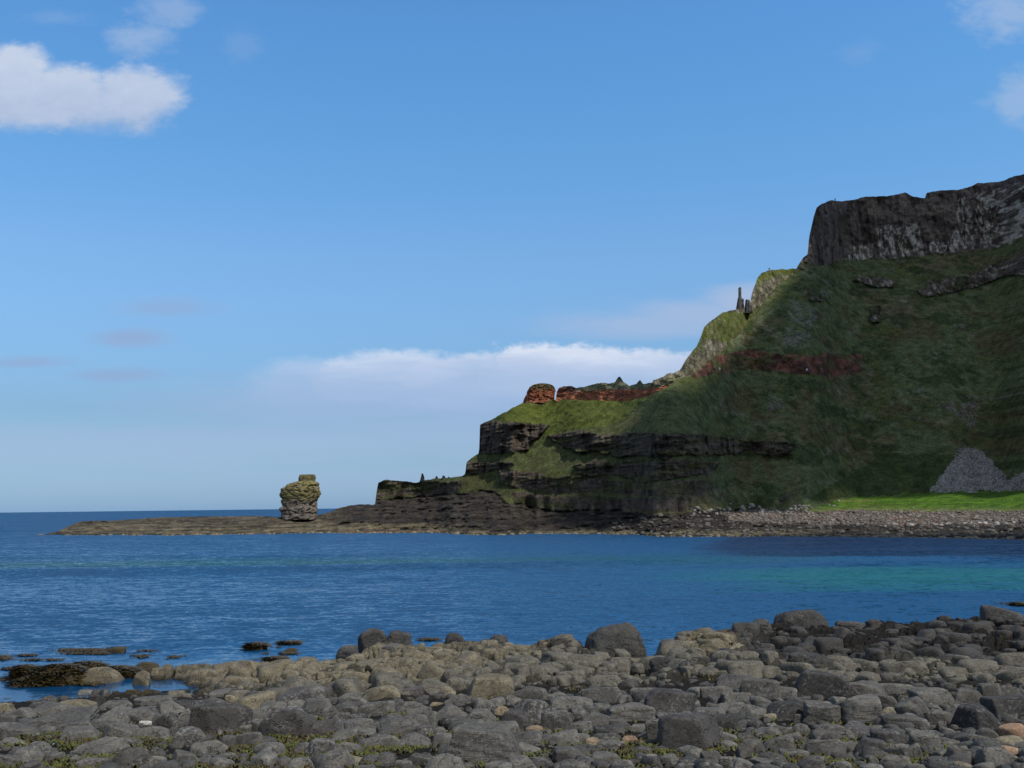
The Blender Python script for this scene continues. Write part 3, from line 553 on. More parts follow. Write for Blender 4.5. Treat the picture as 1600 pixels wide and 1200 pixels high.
for i, (px, py, w, h, kind, label, tilt) in enumerate(BL):
    v, f = rock_mesh(kind, 100+i, 5 if w*h > 2200 else 4)
    mt = M_b['rim' if kind == 'wedge' else kind]
    o = mesh_np('boulder' if w > 12 else 'pebble', v, f, mt)
    put_rock(o, px, py, w, h, tilt if tilt else random.uniform(-7, 7), random.uniform(-.2, .2))
    if label: tag(o, label, 'boulder' if w > 12 else 'pebble', 'boulders on the near shore')
    else: tag(o, region(px)[2], 'boulder', 'look-alike boulders, '+region(px)[1]+' of the shore')
# filler boulders
protos = []
for i in range(22):
    kind = ['mid', 'mid', 'lay', 'dark', 'mid', 'pale', 'mid', 'mid', 'lay', 'rim', 'mid'][i % 11]
    v, f = rock_mesh(kind, 900+i, 3); o = mesh_np('small_boulder', v, f, M_b[kind]); protos.append([o, False])
NF = 0; tries = 0
while NF < 296-len(BL)+0 and tries < 20000:
    tries += 1
    px = random.uniform(-10, 1610); py = random.uniform(1082, 1204)
    if py < np.interp(px, [0, 200, 420, 620, 700, 1000, 1090, 1200, 1600], [1106, 1100, 1096, 1092, 1082, 1078, 1066, 1062, 1074]): continue
    if py > 1158 and (20 < px < 280 or 360 < px < 700 or 820 < px < 1080) and random.random() < .75: continue
    w = random.uniform(24, 52)*(.7+(py-1080)/240); h = w*random.uniform(.42, .62)
    if any(abs(px-q[0]) < (w+q[2])*.33 and abs(py-q[1]) < (h+q[3])*.33 for q in placed): continue
    p = protos[random.randrange(len(protos))]
    if p[1]: o = p[0].copy(); COL.objects.link(o)
    else: o = p[0]; p[1] = True
    put_rock(o, px, py, w, h, random.uniform(-14, 14), random.uniform(-3, 3)); NF += 1
    tag(o, 'small '+region(px)[2].replace('weathered ', ''), 'boulder', 'small look-alike boulders, '+region(px)[1]+' of the shore')
for p in protos:
    if not p[1]: bpy.data.objects.remove(p[0])
# cobbles nobody could count fill the gaps
def scatter_mesh(name, pts, sizes, mat, n=2, flat=.65, nvar=8, kind='mid'):
    vs = []; fs = []; off = 0; base = [rock_mesh(kind, 2000+i, n) for i in range(nvar)]
    for (p, s) in zip(pts, sizes):
        v, f = base[random.randrange(nvar)]; a = random.uniform(0, 6.28); ca, sa = math.cos(a), math.sin(a)
        q = v*np.array([s, s*random.uniform(.6, .95), s*flat*random.uniform(.7, 1.1)])
        q = np.stack([q[:, 0]*ca-q[:, 1]*sa, q[:, 0]*sa+q[:, 1]*ca, q[:, 2]], 1)+np.array(p)
        vs.append(q); fs.append(f+off); off += len(v)
    return mesh_np(name, np.concatenate(vs), np.concatenate(fs), mat)
pts = []; szs = []
while len(pts) < 2600:
    px = random.uniform(-40, 1640); py = random.uniform(1062, 1220)
    D = hit(px, py); u, s = us(px, py); X = float(u)*D; z, i, j = groundat(X, D)
    if loose[i, j] < .4 or z < -.15 or (weedm[i, j] > .4 and random.random() < .8): continue
    sz = min(.4, .05*math.exp(random.gauss(.8, .6))); pts.append((X, D, z+sz*.0)); szs.append(sz)
o = scatter_mesh('cobbles', pts, szs, mat_rock('cobble_dark', (.032, .031, .03), (.062, .06, .056), spotamt=.2, wearamt=0), 2); tag(o, kind='stuff')  # cobbles coloured dark to deepen the shade between boulders
# broken rocks beyond counting lie jumbled over the bedrock
M_jp = mat_rock('bank_rock', (.10, .088, .062), (.165, .145, .10), (.24, .22, .16), .5, wearamt=.2)
M_jm = mat_rock('shore_rock', (.052, .049, .041), (.084, .078, .062), (.2, .19, .15), .4, wearamt=.3)
M_jd = mat_rock('ridge_rock', (.022, .021, .02), (.042, .04, .037), (.16, .15, .13), .3, wearamt=.25)
jp = {0: [], 1: [], 2: []}; cnt = 0
while sum(map(len, jp.values())) < 1250 and cnt < 60000:
    cnt += 1; px = random.uniform(225, 1640); py = random.uniform(968, 1094); D = hit(px, py)
    if D > 62: continue
    u, s_ = us(px, py); X = float(u)*D; z, i, j = groundat(X, D)
    if loose[i, j] > .7 or ZB[i, j] < .1 or py < crest(px)+4: continue
    k = 0 if palew[i, j] > .5 or boss[i, j] > .6 else (2 if (dk[i, j] > .12 or (px > 1125 and py < 1034)) else 1)
    if random.random() < (.35, .1, .6)[k]: continue
    sz = min(.9, .2*math.exp(random.gauss(.3, .6))); jp[k].append(((X, D, z-sz*.12), sz))
for k, nm, mt in ((0, 'broken_bank_rocks', M_jp), (1, 'broken_shore_rocks', M_jm), (2, 'broken_ridge_rocks', M_jd)):
    tag(scatter_mesh(nm, [a for a, _ in jp[k]], [q for _, q in jp[k]], mt, 3, .62, 14, 'mid'), kind='stuff')
# ------------------------------------------------------------------ seaweed
def mat_weed(name, a, b_):
    m, t, b = newmat(name); p = geo_pos(t); n = t.noise(p, 2.2, 4, .6); n2 = t.noise(p, 25, 2, .6)
    c = t.mix(t.ramp(n, [(.4, 0.0), (.6, 1.0)]), a, b_); c = t.mix(1.0, c, t.ramp(n2, [(.3, .5), (.7, 1.4)]), 'MULTIPLY')
    t.put(b.inputs['Base Color'], c); b.inputs['Roughness'].default_value = .45; return m
M_weedg = mat_weed('green_weed', (.085, .095, .015), (.05, .034, .012)); M_weedb = mat_weed('brown_weed', (.045, .03, .012), (.07, .055, .018))
def strands(name, pts, mat, ln=.16, wd=.035, up=.06):
    n = len(pts); P = np.array(pts); a = rng.uniform(0, 6.28, n); l = ln*rng.uniform(.5, 1.4, n); w = wd*rng.uniform(.5, 1.4, n)
    dx, dy = np.cos(a), np.sin(a); rows = []
    for k, t in enumerate((0, .5, 1.0)):
        cx = P[:, 0]+dx*l*t; cy = P[:, 1]+dy*l*t; cz = P[:, 2]+up*np.sin(t*2.6)*rng.uniform(.4, 1.5, n); ww = w*(1-.6*t)
        for sg in (-1, 1): rows.append(np.stack([cx-dy*ww*sg, cy+dx*ww*sg, cz+sg*.25*ww], 1))
    V = np.stack(rows, 1).reshape(-1, 3); o = (np.arange(n)*6)[:, None]
    Fc = np.concatenate([o+np.array([[0, 1, 3, 2]]), o+np.array([[2, 3, 5, 4]])], 0)
    return mesh_np(name, V, Fc, mat)
pts = []; cnt = 0
while len(pts) < 26000 and cnt < 400000:
    cnt += 1; i = random.randrange(len(Ds)); j = random.randrange(NU)
    if DD[i, j] < 45 and weedm[i, j] > random.random() and random.random() < (30/DD[i, j])**2: pts.append((XX[i, j], DD[i, j], ZF[i, j]+.02))
tag(strands('shore_seaweed', pts, M_weedg, .15, .03, .07), kind='stuff')
pts = []
def patch(px, py, w, h, n, z=.03):
    for _ in range(n):
        a = random.gauss(0, .45); c = random.gauss(0, .4)
        x = px+a*w*.5; y = py+c*h*.5
        u, s = us(x, y); D = CAMZ/-float(s)
        if fbm(u*D*1.2, D*.35, 3, 2) > -.1: pts.append((float(u)*D, D, z))
for a in [(128,1017,74,5,1500),(40,1025,40,3,250),(150,1022,110,4,900),(6,1029,20,8,500),(65,1032,80,3,300),(245,1027,66,6,1500),(182,1015,26,6,700),(215,1018,60,3,200),(450,1005,40,5,500),(440,1022,50,4,700),(420,1012,40,3,200),
          (670,1000,34,4,500),(738,1004,30,3,300),(430,1031,60,4,500),(30,1062,80,10,600),(10,1046,20,4,200),(1585,944,50,5,500),(120,1070,80,6,500),(1592,1000,0.1,0.1,1),(60,1100,50,6,600),(260,1100,40,10,800),(200,1098,60,4,500)]: patch(*a)
tag(strands('floating_seaweed', pts, M_weedb, .22, .035, .05), kind='stuff')
for k, (px, py, w, h, lab) in enumerate([(36,1053,44,20,'small peaked mound of brown seaweed covered rock at the left end of the pool'),(88,1056,84,28,'wide mound of brown seaweed covered rock left of the rounded brown boulder'),(72,1066,100,14,'low flat weed covered ledge in front of the wide weedy mound'),
    (128,1048,66,20,'weed covered rock behind the rounded brown boulder in the pool'),(190,1052,60,16,'weed covered rock bridging the rounded brown boulder and the pale bank'),(183,1017,24,9,'small weedy rock awash beyond the pool at the left'),(398,1011,34,10,'low rock awash off the pale bank, biggest of those there'),
    (455,1005,26,5,'thin dark rock awash farthest off the pale bank'),(455,1016,18,5,'tiny dark rock awash nearest the pale bank'),(1594,945,26,6,'dark rock awash at the right edge beyond the black ridge'),(428,1031,30,7,'weedy low rock touching the back of the pale bank')]):
    v, f = rock_mesh('weed', 700+k, 4); o = mesh_np('weedy_rock', v, f, M_b['weed']); u_, s_ = us(px, py+h*.5); put_rock(o, px, py, w, h*1.15, 0, 0, depth=w*.35, D=CAMZ/-float(s_))
    o.rotation_euler = (0, 0, 0); tag(o, lab, 'rock', 'weed covered rocks in the shallows')
pts = []
for o in [q for q in COL.objects if q.name.startswith('weedy_rock')]:
    if o.scale[0] < .5: continue
    vs_ = [(o.location.x+v_.co.x*o.scale.x, o.location.y+v_.co.y*o.scale.y, o.location.z+v_.co.z*o.scale.z) for v_ in o.data.vertices if v_.co.z > -.2]
    for _ in range(int(900*o.scale[0])):
        q = random.choice(vs_)
        if q[2] > 0: pts.append((q[0]+random.gauss(0, .05), q[1]+random.gauss(0, .05), q[2]-.01))
tag(strands('draped_seaweed', pts, M_weedb, .34, .045, .03), kind='stuff')
# ------------------------------------------------------------------ sea stack
def lathe_rock(name, px0, px1, base_y, prof, D, depth, mat, nr=90, na=96, seed=3, layers=True, colf=None):
    """prof: (y, left x, right x) outline rows, given thickness and real distance"""
    ys = np.linspace(prof[0][0], prof[-1][0], nr); l = np.interp(-ys, [-p[0] for p in prof], [p[1] for p in prof]); r = np.interp(-ys, [-p[0] for p in prof], [p[2] for p in prof])
    P = np.zeros((nr+1, na, 3)); C = np.zeros((nr+1, na, 3)); k = D/F
    for i in range(nr):
        uL, sL = us(l[i], ys[i]); uR, _ = us(r[i], ys[i]); xc = (uL+uR)/2*D; rx = (uR-uL)/2*D; z = CAMZ+sL*D
        a = np.linspace(0, 2*np.pi, na, endpoint=False); c, s = np.cos(a), np.sin(a); q = (np.abs(c)**3.2+np.abs(s)**3.2)**(-1/3.2)
        n = 1+(.05*fbm(c*1.6+seed, s*1.6, z*.45, 4, .6)+.05*fbm(c*4+seed, s*4, z*1.1, 3))
        if layers:
            wa, wb_, wc = worley(a*2.6+.5*vn(c*3, s*3, z*.7), np.full(na, z*.42)+.45*vn(c*2, s*2, z*.3), seed)
            n = n+.07*(wc-.5)-.14*sm(.13, 0, wb_-wa)
        P[i, :, 0] = xc+rx*c*q*n; P[i, :, 1] = D+depth*(.35+.65*rx/(max(r-l)*k/2))*s*q*n; P[i, :, 2] = z
    P[nr] = P[nr-1].mean(0)
    f = gridf(nr+1, na); i = np.arange((nr+1)*na).reshape(nr+1, na)
    f2 = np.stack([i[:-1, -1], i[:-1, 0], i[1:, 0], i[1:, -1]], 1)
    C = colf(P) if colf else None
    o = mesh_np(name, P, np.concatenate([f, f2]), mat, C); return o
SD = landD(468, 812)
def cS(P):
    X, Y, Z = P[..., 0], P[..., 1], P[..., 2]; zn = (Z-Z.min())/(Z.max()-Z.min())
    C = np.empty(P.shape); C[:] = (.19, .165, .14); n = fbm(X/1.6, Z/1.3, Y/1.6, 4, .6); n2 = fbm(X/.6, Z/.5, Y/.6, 3, .6)
    C = mixc(C, (.21, .19, .085), sm(.42, .6, zn+.25*n)*sm(-.45, .1, n2+n*.6+.1)); C = mixc(C, (.055, .048, .045), sm(.08, .35, n2)*.8); C = mixc(C, (.3, .25, .08), sm(.45, .6, zn)*sm(.22, .4, -n2)*.8)
    C = mixc(C, (.25, .22, .2), sm(.5, .3, zn)*sm(.1, .35, -n2)*.6); return C
M_stack = mat_land('stack_rock', .35, .8, .5, .35)
ST = lathe_rock('sea_stack', 440, 498, 808, [(812,441,495),(805,440,494),(803,441,494),(800,439,495),(796,438,495),(793,440,494),(791,444,494),(788,443,494),(785,441,494),(782,441,495),(780,443,496),(777,440,498),(772,439,499),(764,440,499),(762,444,499),(760,447,497),(757,450,498),(755,455,497),(753.5,461,495),(752.3,466,490)], SD, 5.5, M_stack, colf=cS)
cS2 = lambda P: mixc(np.full(P.shape, .1)*np.array([1.8, 1.65, .75]), (.07, .06, .045), sm(.0, .3, fbm(P[..., 0]/.8, P[..., 2]/.7, P[..., 1]/.8, 4, .6)))
cap = lathe_rock('cap_block', 0, 0, 0, [(758,466,494),(754,466,493),(751,467,492),(747,467,493),(743,468,492.5),(741.6,470,491)], SD-.4, 2.6, M_stack, nr=30, na=64, seed=5, layers=False, colf=cS2); cap.parent = ST
tag(ST, 'blocky sea stack with yellow lichen on top standing on the low reef', 'sea stack')
# crevices: separate ledge blocks as sub masses
for k, (px, py, w, h) in enumerate([]): pass
# red stump
def cRed(P):
    X, Y, Z = P[..., 0], P[..., 1], P[..., 2]; zn = (Z-Z.min())/(Z.max()-Z.min()); n = fbm(X/2, Z/1.2, Y/2, 4, .6)
    C = np.empty(P.shape); C[:] = (.42, .15, .08); C = mixc(C, (.2, .08, .055), sm(.05, .3, n)*.8); C = mixc(C, (.1, .09, .045), sm(.55, .75, zn+.2*n)*.9); C = mixc(C, (.4, .18, .1), sm(.25, .1, zn)*.6); return C
o = lathe_rock('red_rock_stump', 818, 867, 630, [(632,817,867),(628,818,866),(624,819,866),(616,823,867),(610,825,867),(606,827,866),(603,831,863),(601,836,858),(600,842,852)], topD(np.array([842.]))[0]+2.5, 5.0, M_land, nr=50, seed=9, colf=cRed)
tag(o, 'rounded red rock stump cut off by a narrow gap from the long red outcrop', 'rock outcrop')
# chimney pillars
def cG(P):
    n = fbm(P[..., 0]/.8, P[..., 2]/2.5, P[..., 1], 4, .6); C = np.empty(P.shape); C[:] = (.17, .16, .14); return mixc(C, (.08, .075, .065), sm(.0, .3, n))
KD = float(GK['P'][GK['nr']-1, int((1160-1020)/1.25), 1])
for prof, lab in [([(492,1148,1160),(484,1150,1160),(478,1151,1159),(466,1153,1159),(464,1154,1158),(455,1154,1158),(450,1154,1158),(449,1155,1157)], 'tallest thin rock pillar rising like a chimney on the grassy knoll'),
   ([(490,1157,1163),(484,1158,1163),(476,1158,1162),(468,1159,1162),(467,1160,1161)], 'short rock pillar touching the right foot of the tallest pillar'),
   ([(490,1163,1169),(480,1164,1169),(472,1165,1169),(469,1165,1168),(468,1166,1167)], 'rock pillar third from the left on the knoll'),
   ([(490,1168,1173),(478,1168,1172),(471,1169,1171),(469,1169,1171)], 'thin rock pillar fourth from the left on the knoll'),
   ([(488,1171,1176),(480,1172,1175),(477,1172,1175)], 'shortest stub of rock pillar beside the knoll cliff')]:
    o = lathe_rock('rock_pillar', 0, 0, 0, prof, KD+1.5, 1.6, M_land, nr=40, na=20, layers=False, seed=prof[0][1], colf=cG); tag(o, lab, 'rock pillar', 'rock pillars on the knoll')
# ledge pinnacle and lumps on the dark ledge
for (px, y0, y1, w, lab) in [(660,750,740,7,'small dark pinnacle standing on the low dark ledge'),(682,749,744,6,'dark lump right of the small pinnacle on the low ledge'),(693,749,743,8,'broader dark lump in the row on the low ledge'),(701,749,745,6,'rightmost dark lump in the row on the low ledge')]:
    o = lathe_rock('rock_pinnacle', 0, 0, 0, [(y0+3,px-w/2-1,px+w/2+1),(y0,px-w/2,px+w/2),((y0+y1)/2,px-w*.3,px+w*.4),(y1,px-w*.15,px+w*.15)], float(topD(np.array([px]))[0])+1, 1.2, M_land, nr=24, na=20, layers=False, seed=px, colf=lambda P: np.full(P.shape, .05)); tag(o, lab, 'rock', 'rocks on the dark ledge')
# pale boulders on the far shore
fb = [rock_mesh('far', 3000+i, 2) for i in range(8)]; fmesh = []
for i, (v, f) in enumerate(fb): fmesh.append(mesh_np('shore_boulder', v, f, M_b['far']))
used = [False]*8; nfar = 0
spots = []
for _ in range(95):
    a = random.random()
    if a < .4: px = random.uniform(1075, 1250); py = np.interp(px, [1075, 1120, 1180, 1250], [800, 797, 797, 799])+random.gauss(0, 4); w = random.uniform(3, 8)
    elif a < .62: px = random.uniform(1240, 1310); py = 796-(px-1240)*.13+random.gauss(0, 2.5); w = random.uniform(2.5, 6)
    else: px = random.uniform(1370, 1600); py = np.interp(px, [1370, 1450, 1600], [821, 819, 817])+random.gauss(0, 1.6); w = random.uniform(3, 10)
    spots.append((px, py, w, 0))
spots += [(1174,790,13,1),(1160,793,9,1),(1190,796,9,1),(1228,777,9,2),(1222,781,6,2),(1555,817,14,3),(1597,817,12,4),(1426,794,5,5)]
SPL = {1: 'larger pale boulder at the foot of the slope where the far beach begins', 2: 'dark boulder standing alone in pale grass above the far beach', 3: 'round dark boulder set in the white boulder line on the far beach', 4: 'dark boulder at the right edge in the white boulder line', 5: 'small white stone lying alone on the bright green strip'}
for (px, py, w, sp) in spots:
    k = random.randrange(8)
    if used[k]: o = fmesh[k].copy(); COL.objects.link(o)
    else: o = fmesh[k]; used[k] = True
    if sp in (2, 3, 4):
        o.data = o.data.copy(); o.data.materials.clear(); o.data.materials.append(M_b['dark'])
    D = landD(px, py); x, y, z = wpos(px, py, D); s = w/2*D/F
    o.location = (x, y-.2, z); o.scale = (s, s*.8, s*random.uniform(.55, .8) if sp not in (2, 3) else s*.9); o.rotation_euler = (0, random.uniform(-.2, .2), random.uniform(0, 6))
    tag(o, SPL.get(sp, 'small pale boulder strewn along the far beach'), 'boulder', 'pale boulders strewn on the far beach')
for k in range(8):
    if not used[k]: bpy.data.objects.remove(fmesh[k])
# far shore cobbles & rocks, scree
def land_scatter(name, polys, n, smin, smax, mat, kind='far', wob=4):
    pts = []; szs = []
    P = G['P'][:G['nr']]; m = anyp(G['PX']+wob*fbm(G['PX']/12, G['PY']/12, 2, 4), G['PY']+.8*wob*fbm(G['PX']/12, G['PY']/12, 5, 4), polys); idx = np.argwhere(m)
    wgt = P[idx[:, 0], idx[:, 1], 1]*0+1
    for q in idx[rng.integers(0, len(idx), n)]:
        p = P[q[0], q[1]]; s = smin*(smax/smin)**random.random()**1.7; pts.append((p[0], p[1]-.1, max(p[2], .0)+s*.1)); szs.append(s)
    return tag(scatter_mesh(name, pts, szs, mat, 2, .5, kind=kind), kind='stuff')
M_scree = mat_rock('scree_stone', (.27, .26, .245), (.44, .42, .40), (.45, .43, .4), .4, scale=.5)
M_shore = mat_rock('dark_shore_rock', (.06, .055, .05), (.13, .12, .1), (.25, .23, .18), .6, scale=.25)
M_tan = mat_rock('tan_shore_rock', (.13, .115, .08), (.24, .21, .15), (.3, .27, .2), .6, scale=.25)
land_scatter('scree_stones', [P_scree], 3200, .12, .42, M_scree)
land_scatter('hillside_stones', P_talus+[P_cliff2], 260, .14, .5, mat_rock('hill_stone', (.12, .115, .10), (.28, .265, .24), (.4, .39, .37), .5, scale=.5), wob=26)
land_scatter('beach_cobbles', [P_beach], 3000, .2, .6, mat_rock('beach_cobble', (.1, .085, .075), (.25, .21, .18), (.42, .41, .38), .5, scale=.5))
land_scatter('far_shore_rocks', [[(940, 838), (960, 812), (1000, 804), (1150, 806), (1760, 822), (1760, 851), (1600, 846), (1400, 841), (1000, 837)]], 1100, .2, 1.0, M_shore)
land_scatter('tide_line_rocks', [[(60, 838), (300, 832), (700, 830), (1000, 834), (1300, 836), (1600, 842), (1760, 846), (1760, 855), (1600, 849), (1400, 844), (1000, 841), (720, 840), (60, 841)]], 700, .2, .9, M_tan)
# ------------------------------------------------------------------ people
def person(px, py, D, lab, shirt, trousers):
    x, y, z = wpos(px, py, D)
    bm = bmesh.new()
    def tube(pts, rs, n=8):
        rings = []
        for (p, r) in zip(pts, rs):
            rings.append([bm.verts.new((p[0]+r[0]*math.cos(a), p[1]+r[1]*math.sin(a), p[2])) for a in [i*2*math.pi/n for i in range(n)]])
        for a, b_ in zip(rings, rings[1:]):
            for i in range(n): bm.faces.new([a[i], a[(i+1) % n], b_[(i+1) % n], b_[i]])
        bm.faces.new(rings[0][::-1]); bm.faces.new(rings[-1])
    for s in (-1, 1):
        tube([(s*.1, -.06, 0), (s*.1, 0, .08), (s*.1, .0, .48), (s*.09, 0, .9)], [(.05, .12), (.05, .06), (.06, .07), (.09, .1)])
        tube([(s*.27, -.03, .75), (s*.27, 0, .82), (s*.25, 0, 1.12), (s*.2, 0, 1.42)], [(.03, .04), (.035, .04), (.045, .05), (.06, .07)])
    tube([(0, 0, .84), (0, 0, 1.05), (0, 0, 1.3), (0, 0, 1.45), (0, 0, 1.5)], [(.17, .11), (.15, .1), (.2, .12), (.19, .1), (.06, .06)])
    tube([(0, 0, 1.48), (0, 0, 1.54), (0, -.01, 1.58), (0, 0, 1.66), (0, 0, 1.73), (0, 0, 1.76)], [(.055, .055), (.055, .06), (.075, .09), (.08, .1), (.06, .07), (.02, .02)])
    me = bpy.data.meshes.new('person'); bm.to_mesh(me); bm.free()
    for nm, c in (('shirt_cloth', shirt), ('trouser_cloth', trousers), ('skin', (.4, .25, .18))):
        m, t, b_ = newmat(nm); n = t.noise(geo_pos(t), 8, 3); t.put(b_.inputs['Base Color'], t.mix(n, tuple(q*.85 for q in c), tuple(min(1, q*1.1) for q in c))); b_.inputs['Roughness'].default_value = .8; me.materials.append(m)
    for p in me.polygons:
        p.use_smooth = True; p.material_index = 1 if p.center.z < .88 else (0 if p.center.z < 1.47 else 2)
    o = bpy.data.objects.new('person', me); COL.objects.link(o); o.location = (x, y, z); o.rotation_euler.z = random.uniform(-1, 1); tag(o, lab, 'person', 'walkers on the headland'); return o
person(1117, 581, landD(1117, 581)-1.2, 'walker in dark clothes on the path below the red band, left one of a pair', (.05, .05, .08), (.04, .04, .05))
person(1124.5, 581, landD(1124, 581)-1.2, 'walker in a white top on the path, right one of a pair', (.75, .75, .72), (.3, .28, .25))
person(1261, 582.5, landD(1261, 582)-1.2, 'walker in a white top alone under the right part of the red band', (.7, .7, .7), (.06, .07, .12))
person(1086, 588, landD(1086, 588)-2.0, 'walker in reddish brown where the path rounds the rocky spur', (.2, .09, .07), (.05, .04, .04))
person(1202, 424, float(GK['P'][GK['nr']-1, int((1202-1020)/1.25), 1])+.3, 'walker in dark clothes on the skyline of the grassy knoll top', (.05, .06, .07), (.04, .04, .04))
person(1305, 315, landD(1305, 313)+.5, 'walker in dark clothes on the skyline of the main cliff top', (.05, .05, .05), (.04, .04, .05))
# ------------------------------------------------------------------ water
dw = np.concatenate([np.geomspace(28, 420, 900), np.geomspace(430, 90000, 60)]); uw = np.linspace(-.75, .75, 360)
UW, DW = np.meshgrid(uw, dw); XW = UW*DW
fade = sm(400, 150, DW)
ZW = fade*(.05*fbm(XW/3.0, DW/1.3, 1, 3)+.06*fbm(XW/14, DW/4, 2, 2))
sw = DW-(139+XW*.06+5*fbm(XW/70, .5, 0, 2)); ZW += .75*np.exp(-(sw/4.5)**2)*sm(140, 40, XW)*sm(.0, .3, .6+fbm(XW/60, 4.5, 0, 2))
sw2 = DW-(176-XW*.04+5*fbm(XW/50, 2.5, 0, 2)); ZW += .3*np.exp(-(sw2/4)**2)
ZW *= sm(50, 75, DW)*.93+.07
CW = np.zeros(XW.shape+(3,)); CW[:] = (.003, .048, .128)
pw, qw = pixof(XW, DW, XW*0)
teal = np.clip(sm(900, 1350, pw)*np.exp(-((qw-903)/22)**2)*1.2*sm(-.35, .3, fbm(XW/40, DW/6, 4, 4)), 0, 1)
band = np.exp(-((qw-880-(400-pw)*.006)/8)**2)*sm(1400, 1000, pw)*sm(-.7, .1, fbm(XW/30, DW/9, 7, 3)); CW = mixc(CW, (.003, .05, .06), band*.9)
CW = mixc(CW, (.004, .092, .105), teal*.85); CW = mixc(CW, (.004, .02, .055), sm(60, 45, DW)*.5)
m, t, b_ = newmat('sea_water'); at = t.n('ShaderNodeAttribute', attribute_name='col').outputs['Color']; p = geo_pos(t)
t.put(b_.inputs['Base Color'], at); b_.inputs['Roughness'].default_value = .16; b_.inputs['IOR'].default_value = 1.33; b_.inputs['Specular IOR Level'].default_value = .5
def wn(sc, scl, rot=0, d=3): return t.noise(t.mapping(p, scl, (0, 0, rot)), sc, d, .6, .3, out=1)
acc = None
for (sc_w, scl, rot, amp) in ((4.2, (.6, 1, 1), .1, .46), (1.3, (.5, 1, 1), -.15, .36), (.4, (.45, 1, 1), .1, .16), (.12, (.3, 1, 1), 0, .08), (.03, (.25, 1, 1), 0, .06)):
    q_ = t.n('ShaderNodeVectorMath', operation='SUBTRACT'); t.put(q_.inputs[0], wn(sc_w, scl, rot)); q_.inputs[1].default_value = (.5, .5, .5)
    r_ = t.n('ShaderNodeVectorMath', operation='MULTIPLY'); t.put(r_.inputs[0], q_.outputs[0]); r_.inputs[1].default_value = (amp*1.1, amp*2.6, 0)
    if acc is None: acc = r_.outputs[0]
    else:
        z_ = t.n('ShaderNodeVectorMath', operation='ADD'); t.put(z_.inputs[0], acc); t.put(z_.inputs[1], r_.outputs[0]); acc = z_.outputs[0]
sep = t.n('ShaderNodeSeparateXYZ'); t.put(sep.inputs[0], p)
calm = t.n('ShaderNodeMapRange'); t.put(calm.inputs[0], t.m('ADD', sep.outputs[1], t.m('MULTIPLY', t.noise(t.mapping(p, (.3, 1, 1)), .2, 3), 10.0))); calm.inputs[1].default_value = 56; calm.inputs[2].default_value = 72; calm.inputs[3].default_value = .14; calm.inputs[4].default_value = 1.0
sv_ = t.n('ShaderNodeVectorMath', operation='SCALE'); t.put(sv_.inputs[0], acc); t.put(sv_.inputs['Scale'], calm.outputs[0])
ge = t.n('ShaderNodeNewGeometry'); ad = t.n('ShaderNodeVectorMath', operation='ADD'); t.put(ad.inputs[0], ge.outputs['Normal']); t.put(ad.inputs[1], sv_.outputs[0])
lean = t.n('ShaderNodeCombineXYZ'); far_ = t.n('ShaderNodeMapRange'); t.put(far_.inputs[0], sep.outputs[1]); far_.inputs[1].default_value = 110; far_.inputs[2].default_value = 420; far_.inputs[3].default_value = -.21; far_.inputs[4].default_value = -.36; t.put(lean.inputs[1], t.m('MULTIPLY', calm.outputs[0], far_.outputs[0]))
ad2 = t.n('ShaderNodeVectorMath', operation='ADD'); t.put(ad2.inputs[0], ad.outputs[0]); t.put(ad2.inputs[1], lean.outputs[0])
no = t.n('ShaderNodeVectorMath', operation='NORMALIZE'); t.put(no.inputs[0], ad2.outputs[0]); t.put(b_.inputs['Normal'], no.outputs[0])
WO = mesh_np('sea', np.stack([XW, DW, ZW], -1), gridf(*XW.shape), m, CW); tag(WO, kind='structure')
# sea bed / shore reaching the horizon behind the viewer
nb, tt, bb = newmat('beach_ground'); bb.inputs['Base Color'].default_value = (.09, .085, .075, 1); tt.put(bb.inputs['Base Color'], tt.mix(tt.noise(geo_pos(tt), .5, 6, .7), (.06, .058, .05), (.13, .12, .1))); bb.inputs['Roughness'].default_value = .9
xg = np.linspace(-400, 400, 80); yg = np.linspace(-300, 16.5, 60); XG, YG = np.meshgrid(xg, yg)
ZG = np.interp(YG, [-300, -60, -6, 4, 16.5], [60, 12, 6.2, 4.2, 2.7])-.0*XG+.8*fbm(XG/12, YG/12, 0, 3)*sm(14, -5, YG)-np.abs(np.clip(np.abs(XG)-60, 0, 300))*.0
tag(mesh_np('shore_ground', np.stack([XG, YG, ZG], -1), gridf(*XG.shape), nb), kind='structure')
# ------------------------------------------------------------------ sun, added shading sheet
SV = Vector((.48, -.34, .81)).normalized()
el = math.asin(SV.z); az = math.atan2(SV.x, SV.y)
sd = bpy.data.lights.new('sun', 'SUN'); sd.energy = 4.0; sd.angle = R(.53); sd.color = (1, .93, .82)
so = bpy.data.objects.new('sun', sd); COL.objects.link(so); so.rotation_euler = SV.to_track_quat('Z', 'Y').to_euler()
